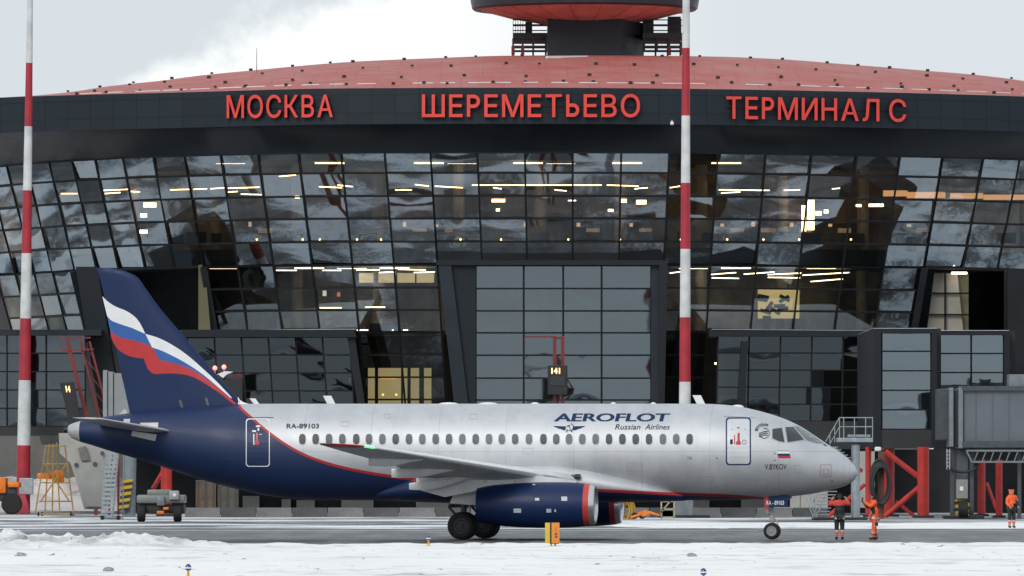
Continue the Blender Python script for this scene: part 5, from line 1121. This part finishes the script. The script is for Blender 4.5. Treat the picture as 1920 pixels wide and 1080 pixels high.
# yellow trestle
y = 452.; YT_ = thing('maintenance_stand', 'rusty yellow tubular maintenance stand on castors beside the striped mast', 'stand', (W(102, 968, y).x, y, 0))
rust_y = M('rusty_yellow', (.32,.19,.045), .65, 0, .35, 2)
m2 = MB()
for yy_ in (y, y+1.6):
    for u0, v0, u1, v1 in ((66,968,86,836),(84,966,92,832),(112,966,106,830),(138,968,122,838),(76,905,132,905),(80,870,128,870),(72,940,136,940),(76,940,124,870),(130,940,84,870),(84,836,124,836),(70,966,138,966),(98,966,100,832)):
        a, b = W(u0, v0, yy_), W(u1, v1, yy_); a.z = max(a.z, .12); b.z = max(b.z, .12); m2.tube(a, b, .045, None, 6)
obj('tube_frame', m2, rust_y, YT_)
m2 = MB()
for v in (870, 905, 940): m2.bar(W(80, v, y), W(80, v, y)+Vector((0,1.6,0)), .06); m2.bar(W(126, v, y), W(126, v, y)+Vector((0,1.6,0)), .06)
obj('tie_bar', m2, rust_y, YT_)
m2 = MB(); a, b = bx_px(100, 119, 882, 906, y+.3, .9); m2.bbox(a, b, .1); a, b = bx_px(70, 96, 887, 898, y+.3, .9); m2.bbox(a, b, .05); obj('tank', m2, orange_m, YT_, smooth=30)
for u in (72, 79, 133, 137): m2 = MB(); c = W(u, 968, y+(.0 if u in (72,133) else 1.6)); c.z = .11; m2.lathe([(-.05,.04),(-.05,.11),(.05,.11),(.05,.04)], c, (1,0,0), 12, cap0=True, cap1=True); obj('wheel', m2, rubber_m, YT_)
y = 470.; OM = thing('ground_power_unit', 'orange wheeled ground power unit at the frame edge beside the striped mast', 'ground power unit', (W(8, 965, y).x, y, 0))
for u0, u1, v0, v1, mt, nm in ((-30,11,896,925,orange_m,'body'),(14,36,904,914,orange_m,'engine_cover'),(-28,30,914,940,dgrey_m,'chassis')): m2 = MB(); a, b = bx_px(u0, u1, v0, v1, y+(.3 if nm == 'chassis' else 0), 2.2-(.6 if nm == 'chassis' else 0)); m2.bbox(a, b, .08); obj(nm, m2, mt, OM, smooth=30)
for u in (-20, 22): m2 = MB(); c = W(u, 960, y+.1); c.z = .62; m2.lathe([(-.2,.3),(-.2,.55),(-.1,.62),(.1,.62),(.2,.55),(.2,.3)], c, (0,1,0), 24, cap0=True, cap1=True); obj('wheel', m2, rubber_m, OM, smooth=40)
# orange boom and yellow reel seen past the far engine
y = 425.; CR = thing('cable_reel', 'yellow cable reel with loose loops standing beyond the far engine intake', 'cable reel', (W(1178, 973, y).x, y, 0)); m2 = MB()
for k in range(7): c = W(1170+k*1.6, 958, y+.12*k); ra = .38+.1*math.sin(k*1.7); m2.path([c+Vector((ra*.8*math.cos(g), .1*math.sin(3*g), ra*1.35*math.sin(g))) for g in [2*math.pi*i/18 for i in range(19)]], .045, 6)
obj('cable', m2, M('yellow_cable', (.50,.30,.03), .6, 0, .2, 3), CR); m2 = MB(); a, b = bx_px(1160, 1186, 974, 977, y, 1); a.z = 0; m2.bbox(a, b, .02); obj('stand', m2, dgrey_m, CR)
TB = thing('tow_bar', 'orange wheeled aircraft tow bar lying on the apron beyond the far engine', 'tow bar', (W(1205, 975, y).x, y, 0))
m2 = MB(); m2.tube(W(1183,970,y-.4), W(1215,960,y-.4), .1, .09, 10); m2.tube(W(1215,960,y-.4), W(1236,966,y-.4), .08, .06, 10); m2.prism([W(u,v,y-.5) for u, v in ((1196,961),(1212,956),(1218,962),(1206,969))], (0,.3,0)); obj('bar', m2, orange_m, TB)
for u in (1190, 1204): m2 = MB(); c = W(u, 975, y-.4); c.z = .18; m2.lathe([(-.07,.06),(-.08,.18),(.08,.18),(.07,.06)], c, (0,1,0), 16, cap0=True, cap1=True); obj('wheel', m2, rubber_m, TB, smooth=40)
FR_ = thing('pallet_frame', 'pale yellow steel pallet frame standing beside the striped mast base', 'frame', (W(1252, 973, y).x, y, 0)); 
for yy_ in (y, y+1.2):
    m2 = MB()
    for u0, v0, u1, v1 in ((1240,938,1240,975),(1264,936,1264,975),(1240,940,1264,940),(1240,955,1264,955),(1240,970,1264,970),(1238,962,1258,938)): a, b = W(u0,v0,yy_), W(u1,v1,yy_); m2.bar(Vector((a.x,a.y,max(a.z,0))), Vector((b.x,b.y,max(b.z,0))), .08)
    obj('steel_frame', m2, M('pale_yellow', (.36,.33,.24), .6, 0, .2, 2), FR_); m2 = MB(); a, b = bx_px(1241, 1263, 957, 969, y+.1, 1); m2.bbox(a, b, .03); obj('load', m2, conc_m, FR_)
# barrier blocks along the building
y = 444.; proto = None; dk = M('dark_concrete', (.075,.076,.078), .85, 0, .25, 1.5)
for kind, mt, lab in ((0, conc_m, 'pale grey concrete barrier block in the row under the terminal'), (1, dk, 'dark grey concrete barrier block in the row under the terminal')):
    m2 = MB(); m2.loft([[(x, s*w, z) for s, w, z in ((-1,.36,0),(1,.36,0),(1,.30,.14),(1,.16,.52),(-1,.16,.52),(-1,.30,.14))] for x in (-.98, .98)], True, True)
    first = None
    for k in range(kind, 34, 2):
        u = 380+k*67
        if 1010 < u < 1085 or 1255 < u < 1310 or u > 1560: continue
        p = W(u, 960, y)
        if first is None: first = obj('barrier_block', m2, mt); o = first; tag(o, lab, 'barrier', lab.split(' in ')[0]+'s')
        else: o = first.copy(); COL.objects.link(o)
        o.location = (p.x, y, 0)
# ------------------------------------------------------------------ things in the foreground
y = Yg(1027); c = W(1040, 1027, y); SG = thing('taxiway_sign', 'yellow and orange taxiway sign box showing its narrow edge in the snow', 'sign', (c.x, y, .03), None, rad(38))
m2 = MB(); m2.bbox((-.14,-.03,.12), (.19,.0,.82), .008); obj('sign_panel', m2, M('sign_orange', (.80,.27,.04), .45, 0, .08, 3), SG, local=True)
m2 = MB(); m2.bbox((-.155,.001,.10), (.205,.07,.84), .008); obj('sign_case', m2, black_m, SG, local=True); m2 = MB(); m2.bbox((-.15,.071,.12), (.20,.34,.82), .008); obj('sign_back', m2, M('sign_yellow', (.62,.42,.03), .5, 0, .1, 3), SG, local=True)
vs, fs, _ = text2d('– 45', .015); ax = max(p[0] for p in vs); m2 = MB(); m2.add([(.04+.11*(p[1]/.73-.5), -.034, .66-.36*p[0]/ax) for p in vs], fs); obj('sign_text', m2, tblack_m, SG, local=True)
for x in (-.06, .12): m2 = MB(); m2.tube((x,.12,-.08), (x,.12,.11), .03, None, 8); obj('leg', m2, yellow_m, SG, local=True)
def edge_light(u, vtop, y, label):
    c = W(u, vtop, y); z0 = field_z(c.x, y)-.02; o = thing('edge_light', label, 'taxiway light', (c.x, y, z0), 'blue taxiway edge lights'); h = c.z-z0
    m2 = MB(); m2.tube((0,0,0), (0,0,h-.16), .035, .03, 10); m2.tube((0,0,.02), (0,0,.05), .09, .09, 14); obj('stem', m2, yellow_m, o, local=True, smooth=30)
    m2 = MB(); m2.lathe([(h-.165,.045),(h-.15,.075),(h-.06,.072),(h-.02,.05),(h,.004)], (0,0,0), (0,0,1), 18, cap0=True); obj('lens', m2, M('blue_lens', (.012,.05,.22), .12, 0, .05, 3, coat=.6), o, local=True, smooth=40)
    m2 = MB(); m2.lathe([(h-.115,.0765),(h-.085,.0755)], (0,0,0), (0,0,1), 18); obj('lens_band', m2, white_m, o, local=True)
edge_light(803.5, 1004, 272, 'small blue topped yellow edge light on the snow line before the main wheels'); edge_light(353, 1057, 192, 'blue topped yellow edge light low in the snow under the tail'); edge_light(1319, 1065, 189, 'blue topped yellow edge light in the snow below the forward cabin')
for i, (u, v, r, lab) in enumerate(((1297,1046,.13,'grey lump of dirty ice in the snow under the airliner nose'),(38,1046,.15,'rounded grey lump of dirty ice in the snow near the mast'),(42,1030,.15,'flat dark slab of dirty ice above the rounded lump near the mast'),(204,1075,.12,'dark lump of dirty ice in the snow under the tail fin'))):
    y = Yg(v); c = W(u, v, y); bm = bmesh.new(); bmesh.ops.create_icosphere(bm, subdivisions=3, radius=r)
    for q in bm.verts: q.co *= 1+.35*noise.noise(q.co*7+Vector((i*9,0,0))); q.co.z *= .62; q.co.x *= 1.15
    bm.verts.index_update(); m2 = MB(); zz0 = field_z(c.x, y); m2.add([q.co+Vector((c.x,y,zz0+r*.28)) for q in bm.verts], [[w.index for w in f.verts] for f in bm.faces]); bm.free(); obj('ice_lump', m2, M('dirty_ice', (.30,.30,.30), .7, 0, .4, 12, .4), None, smooth=60, tag_=(lab, 'ice lump', 'lumps of dirty ice'))
# ------------------------------------------------------------------ beyond the terminal
y = 560.; AN = thing('annex_building', 'pale grey annex building with snow on its ledges beyond the end of the terminal', 'building', (W(0, 930, y).x, y, 0))
wall_a = M('annex_wall', (.30,.31,.32), .7, 0, .15, .3); wh = M('annex_white', (.70,.72,.74), .6, 0, .06, .4)
def apart(name, u0, u1, v0, v1, dy, d, mt): m2 = MB(); a, b = bx_px(u0, u1, v0, v1, y+dy, d); a.z = max(a.z, 0); m2.box(a, b); return obj(name, m2, mt, AN)
apart('upper_wall', -260, 60, 380, 462, 0, 12, wh); apart('middle_wall', -260, 90, 466, 532, -.5, 12, wall_a); apart('lower_wall', -260, 200, 538, 800, -1, 12, M('annex_dark', (.05,.055,.06), .6, 0, .2, .4)); apart('ground_wall', -260, 330, 800, 960, -1.2, 12, M('annex_base', (.17,.17,.165), .7, 0, .15, .5))
apart('snow_ledge', -260, 70, 461, 466, -1.5, 14, white_m); apart('snow_ledge', -260, 100, 532, 538, -2, 14, white_m)
m2 = MB(); q = [W(u, v, y-.1) for u, v in [(-14,460),(6,460)]+[(6-2-8*(1-math.cos(rad(a)))+0, 424-22*math.sin(rad(a))) for a in range(0, 181, 20)]]
m2.prism(q, (0,.4,0)); obj('arched_window', m2, M('annex_window', (.10,.10,.10), .3), AN)
m2 = MB()
def pile(x, y): return max(0, (1.9+1.1*fbm(x*.6, y, .3)+.3*fbm(x, y, 1.2))*math.exp(-((y-528)/9)**2))*(1 if x < -14 else max(0, 1-(x+14)/5))-.05
m2.grid([[(x, y, pile(x, y)) for x in np.linspace(-75, -8, 120)] for y in np.linspace(508, 548, 30)]); struct(obj('snow_pile', m2, bank_m, smooth=60))
# ------------------------------------------------------------------ ground crew
def skin(nodes, edges, root, sub=1):
    names = list(nodes); idx = {n: i for i, n in enumerate(names)}; me = bpy.data.meshes.new('s'); me.from_pydata([nodes[n][0] for n in names], [(idx[a], idx[b]) for a, b in edges], [])
    o = bpy.data.objects.new('s', me); COL.objects.link(o); o.modifiers.new('k', 'SKIN'); mo = o.modifiers.new('u', 'SUBSURF'); mo.levels = mo.render_levels = sub
    for n in names:
        sv = me.skin_vertices[0].data[idx[n]]; r = nodes[n][1]; sv.radius = r if isinstance(r, tuple) else (r, r); sv.use_root = n == root
    bpy.context.view_layer.update(); e = bpy.data.meshes.new_from_object(o.evaluated_get(bpy.context.evaluated_depsgraph_get()))
    mb = MB(); mb.add([v.co.copy() for v in e.vertices], [list(p.vertices) for p in e.polygons]); bpy.data.objects.remove(o); bpy.data.meshes.remove(me); bpy.data.meshes.remove(e); return mb
def chain(*n): return list(zip(n, n[1:]))
skin_m = M('skin', (.42,.25,.18), .55, 0, .08, 8); hi_o = M('hi_vis_orange', (.95,.125,.03), .6, 0, .1, 6, emit=None); hi_r = M('hi_vis_red', (.62,.055,.035), .65, 0, .15, 6); wk = M('black_workwear', (.014,.015,.018), .7, 0, .25, 6); refl = M('reflective_tape', (.50,.51,.52), .35, .1, .05, 8); boot = M('black_boot', (.012,.012,.012), .5, 0, .2, 8)
def person(label, u, y, face, arms, legs, jacket, trousers, hood=None, hat=None, lean=0., scale=1., reject=()):
    """face: rotation about z (0 looks along -y, to the camera); arms: {side: (elbow, wrist)}; legs: {side: (knee, ankle)} in body axes x right-hand of picture when facing the camera, y forward, z up"""
    p = W(u, 900, y); root = thing('person', label, 'person', (p.x, y, 0), 'ground crew', face); root.scale = (scale,)*3
    N = {'pelvis': (Vector((0,0,.95)), (.165,.12)), 'waist': (Vector((0,lean*.3,1.10)), (.15,.11)), 'chest': (Vector((0,lean*.7,1.30)), (.17,.12)), 'collar': (Vector((0,lean*.9,1.44)), (.11,.085)), 'neck': (Vector((0,lean,1.51)), .055), 'skull_base': (Vector((0,lean-.012,1.58)), .07), 'skull': (Vector((0,lean-.005,1.655)), (.078,.098)), 'skull_top': (Vector((0,lean,1.72)), (.055,.07)), 'nose': (Vector((0,lean-.105,1.615)), .014), 'nose_bridge': (Vector((0,lean-.085,1.635)), .018), 'chin': (Vector((0,lean-.075,1.555)), .03)}
    E_ = chain('pelvis','waist','chest','collar','neck','skull_base','skull','skull_top')+[('skull','nose_bridge'),('nose_bridge','nose'),('skull_base','chin')]
    for sd, sg in (('a',1),('b',-1)):
        el, wr = Vector(arms[sd][0]), Vector(arms[sd][1]); d = (wr-el).normalized(); kn, an = Vector(legs[sd][0]), Vector(legs[sd][1])
        N['ear'+sd] = (Vector((sg*.085,lean+.01,1.63)), .02); E_.append(('skull','ear'+sd))
        N['sh'+sd] = (Vector((sg*.185,lean*.85,1.41)), .075); N['el'+sd] = (el, .052); N['wr'+sd] = (wr, .034); palm = wr+d*.07; N['palm'+sd] = (palm, (.04,.022))
        E_ += chain('collar','sh'+sd,'el'+sd,'wr'+sd,'palm'+sd)
        sx = d.cross(Vector((0,1,0))); sx = (sx if sx.length > .2 else Vector((1,0,0))).normalized(); cu = d.cross(sx).normalized()*(-1 if d.cross(sx).y > 0 else 1)
        for k, L in enumerate((.055,.065,.06,.045)):
            b = palm+d*.035+sx*(.028-.0185*k); N[f'f{k}{sd}'] = (b, .009); N[f'g{k}{sd}'] = (b+d*L*.6+cu*.012, .0085); N[f'h{k}{sd}'] = (b+d*L*.9+cu*.035, .0075); E_ += chain('palm'+sd, f'f{k}{sd}', f'g{k}{sd}', f'h{k}{sd}')
        b = wr+d*.03+sx*.035; N['t'+sd] = (b, .011); N['u'+sd] = (b+sx*.02+d*.035+cu*.015, .009); E_ += chain('palm'+sd, 't'+sd, 'u'+sd)
        N['hip'+sd] = (Vector((sg*.095,0,.89)), .10); N['kn'+sd] = (kn, .062); N['an'+sd] = (an, .045); N['toe'+sd] = (Vector((an.x, an.y-.15, .035)), (.042,.03)); N['heel'+sd] = (Vector((an.x, an.y+.035, .045)), .038)
        E_ += chain('pelvis','hip'+sd,'kn'+sd,'an'+sd,'toe'+sd)+[('an'+sd,'heel'+sd)]
    body = skin(N, E_, 'pelvis', 1); obj('body', body, skin_m, root, smooth=80, local=True)
    def sub(name, keys, edges, pad, zone, mats, rt, over=None, s=1):
        D = {k: (N[k][0], tuple(q+pad for q in N[k][1]) if isinstance(N[k][1], tuple) else N[k][1]+pad) for k in keys}
        if over: D.update(over)
        mb = skin(D, edges, rt, s); mb.m = [zone(sum((Vector(mb.v[i]) for i in f), Vector())/len(f)) for f in mb.f]
        return obj(name, mb, mats, root, smooth=80, local=True)
    hem = {'hem': (Vector((0,lean*.1,.80)), (.20,.15))}
    sub('jacket', ['pelvis','waist','chest','collar','neck']+[a+s for s in 'ab' for a in ('sh','el','wr')], chain('hem','pelvis','waist','chest','collar','neck')+[e for s in 'ab' for e in chain('collar','sh'+s,'el'+s,'wr'+s)], .03, jacket[0], jacket[1], 'pelvis', hem)
    sub('trousers', ['pelvis']+[a+s for s in 'ab' for a in ('hip','kn','an')], [e for s in 'ab' for e in chain('pelvis','hip'+s,'kn'+s,'an'+s)], .027, trousers[0], trousers[1], 'pelvis', {'an'+s: (N['an'+s][0]+Vector((0,0,.05)), .078) for s in 'ab'})
    for s in 'ab':
        D = {'an'+s: (N['an'+s][0]+Vector((0,0,.05)), .07), 'mid'+s: (N['an'+s][0]-Vector((0,0,.03)), .065), 'toe'+s: (N['toe'+s][0], (.055,.038)), 'heel'+s: (N['heel'+s][0], .05)}
        mb = skin(D, chain('an'+s,'mid'+s,'toe'+s)+[('mid'+s,'heel'+s)], 'an'+s, 1); obj('boot', mb, boot, root, smooth=80, local=True)
    if hood is not None:
        D = {'c': (Vector((0,lean+.03,1.5)), (.115,.10)), 'h': (Vector((0,lean+.045,1.63)), (.115,.105)), 't': (Vector((0,lean+.035,1.735)), (.05,.055))}; mb = skin(D, chain('c','h','t'), 'h', 2); obj('hood', mb, hood, root, smooth=80, local=True)
    if hat is not None:
        D = {'h': (Vector((0,lean+.015,1.645)), (.098,.108)), 't': (Vector((0,lean+.01,1.74)), (.075,.085)), 'b': (Vector((0,lean+.045,1.56)), (.08,.07))}; mb = skin(D, chain('b','h','t'), 'h', 1); obj('hat', mb, hat, root, smooth=80, local=True)
        for sx_ in (-1, 1): m2 = MB(); m2.lathe([(0,.04),(.02,.045),(.05,.03),(.055,.002)], (sx_*.1,lean+.01,1.63), (sx_,0,0), 12, cap0=True); obj('ear_muff', m2, wk, root, smooth=40, local=True)
    return root
z_ = lambda *lim: (lambda p: next((m for z, m in lim if p.z > z), lim[-1][1]))
def zone1(p):
    if abs(p.x) > .23: return 0 if p.z > 1.0 else 1
    return 3 if 1.285 < p.z < 1.315 else 0 if p.z > 1.3 else 2 if .86 < p.z < .90 else 1
pj = [hi_r, wk, refl, refl]
legs0 = {'a': ((.105,-.01,.49),(.11,.02,.09)), 'b': ((-.105,-.01,.49),(-.11,.02,.09))}
hemz = lambda p: 2 if .315 < p.z < .345 or .165 < p.z < .19 else 1 if .15 < p.z < .36 else 0
person('ground worker seen from behind in black trousers, elbows out and hands at the head', 1574, 300, rad(180), {'a': ((.40,-.06,1.30),(.27,-.16,1.52)), 'b': ((-.40,-.06,1.30),(-.27,-.16,1.52))}, legs0, (zone1, pj), (hemz, [wk, hi_o, refl]), hat=wk)
def zone2(p):
    if 1.0 < p.z < 1.03 or .86 < p.z < .9: return 2
    if p.z > 1.30: return 0
    return 1 if p.y < -.03 and abs(p.x) < .22 else (1 if p.z < .86 else 0)
leg2 = lambda p: 1 if (p.z < .18 or (.48 < p.z < .62 and p.y > -.02 and False)) else 2 if .27 < p.z < .30 or .52 < p.z < .54 else 0
w2 = person('side-on ground worker in full orange suit and dark hat, forearms raised to the face', 1640, 300, rad(-90+8), {'a': ((.25,-.20,1.24),(.13,-.40,1.42)), 'b': ((-.25,-.20,1.22),(-.12,-.40,1.40))}, {'a': ((.105,-.05,.49),(.11,-.10,.09)), 'b': ((-.105,.0,.49),(-.11,.10,.09))}, (zone2, [hi_o, wk, refl]), (leg2, [hi_o, wk, refl]), hat=wk, lean=-.05)
m2 = MB(); m2.bbox((.12,-.02,.52), (.205,.10,.66), .02); obj('pocket', m2, wk, w2, local=True)
m2 = MB(); m2.bbox((-.205,-.02,.52), (-.12,.10,.66), .02); obj('pocket', m2, wk, w2, local=True)
m2 = MB(); m2.bbox((-.05,-.50,1.44), (.05,-.44,1.60), .015); rd = obj('radio', m2, black_m, None, tag_=('black handheld radio held up by the worker in the orange suit', 'radio'))
rd.location = Matrix.Rotation(rad(-82), 4, 'Z') @ rd.location+Vector((w2.location.x, 300, 0)); rd.rotation_euler = (0,0,rad(-82))
zone3 = lambda p: 2 if .93 < p.z < .96 else 0 if (p.z > 1.0 and not (p.x > .08 and p.z < 1.25)) else 1
person('hooded ground worker in orange jacket standing alone on the snow under the boarding bridge', 1897, 360, rad(25), {'a': ((.25,-.02,1.14),(.22,-.20,.98)), 'b': ((-.25,.0,1.14),(-.20,-.16,.98))}, legs0, (zone3, [hi_o, wk, refl]), (hemz, [wk, hi_o, refl]), hood=hi_o)
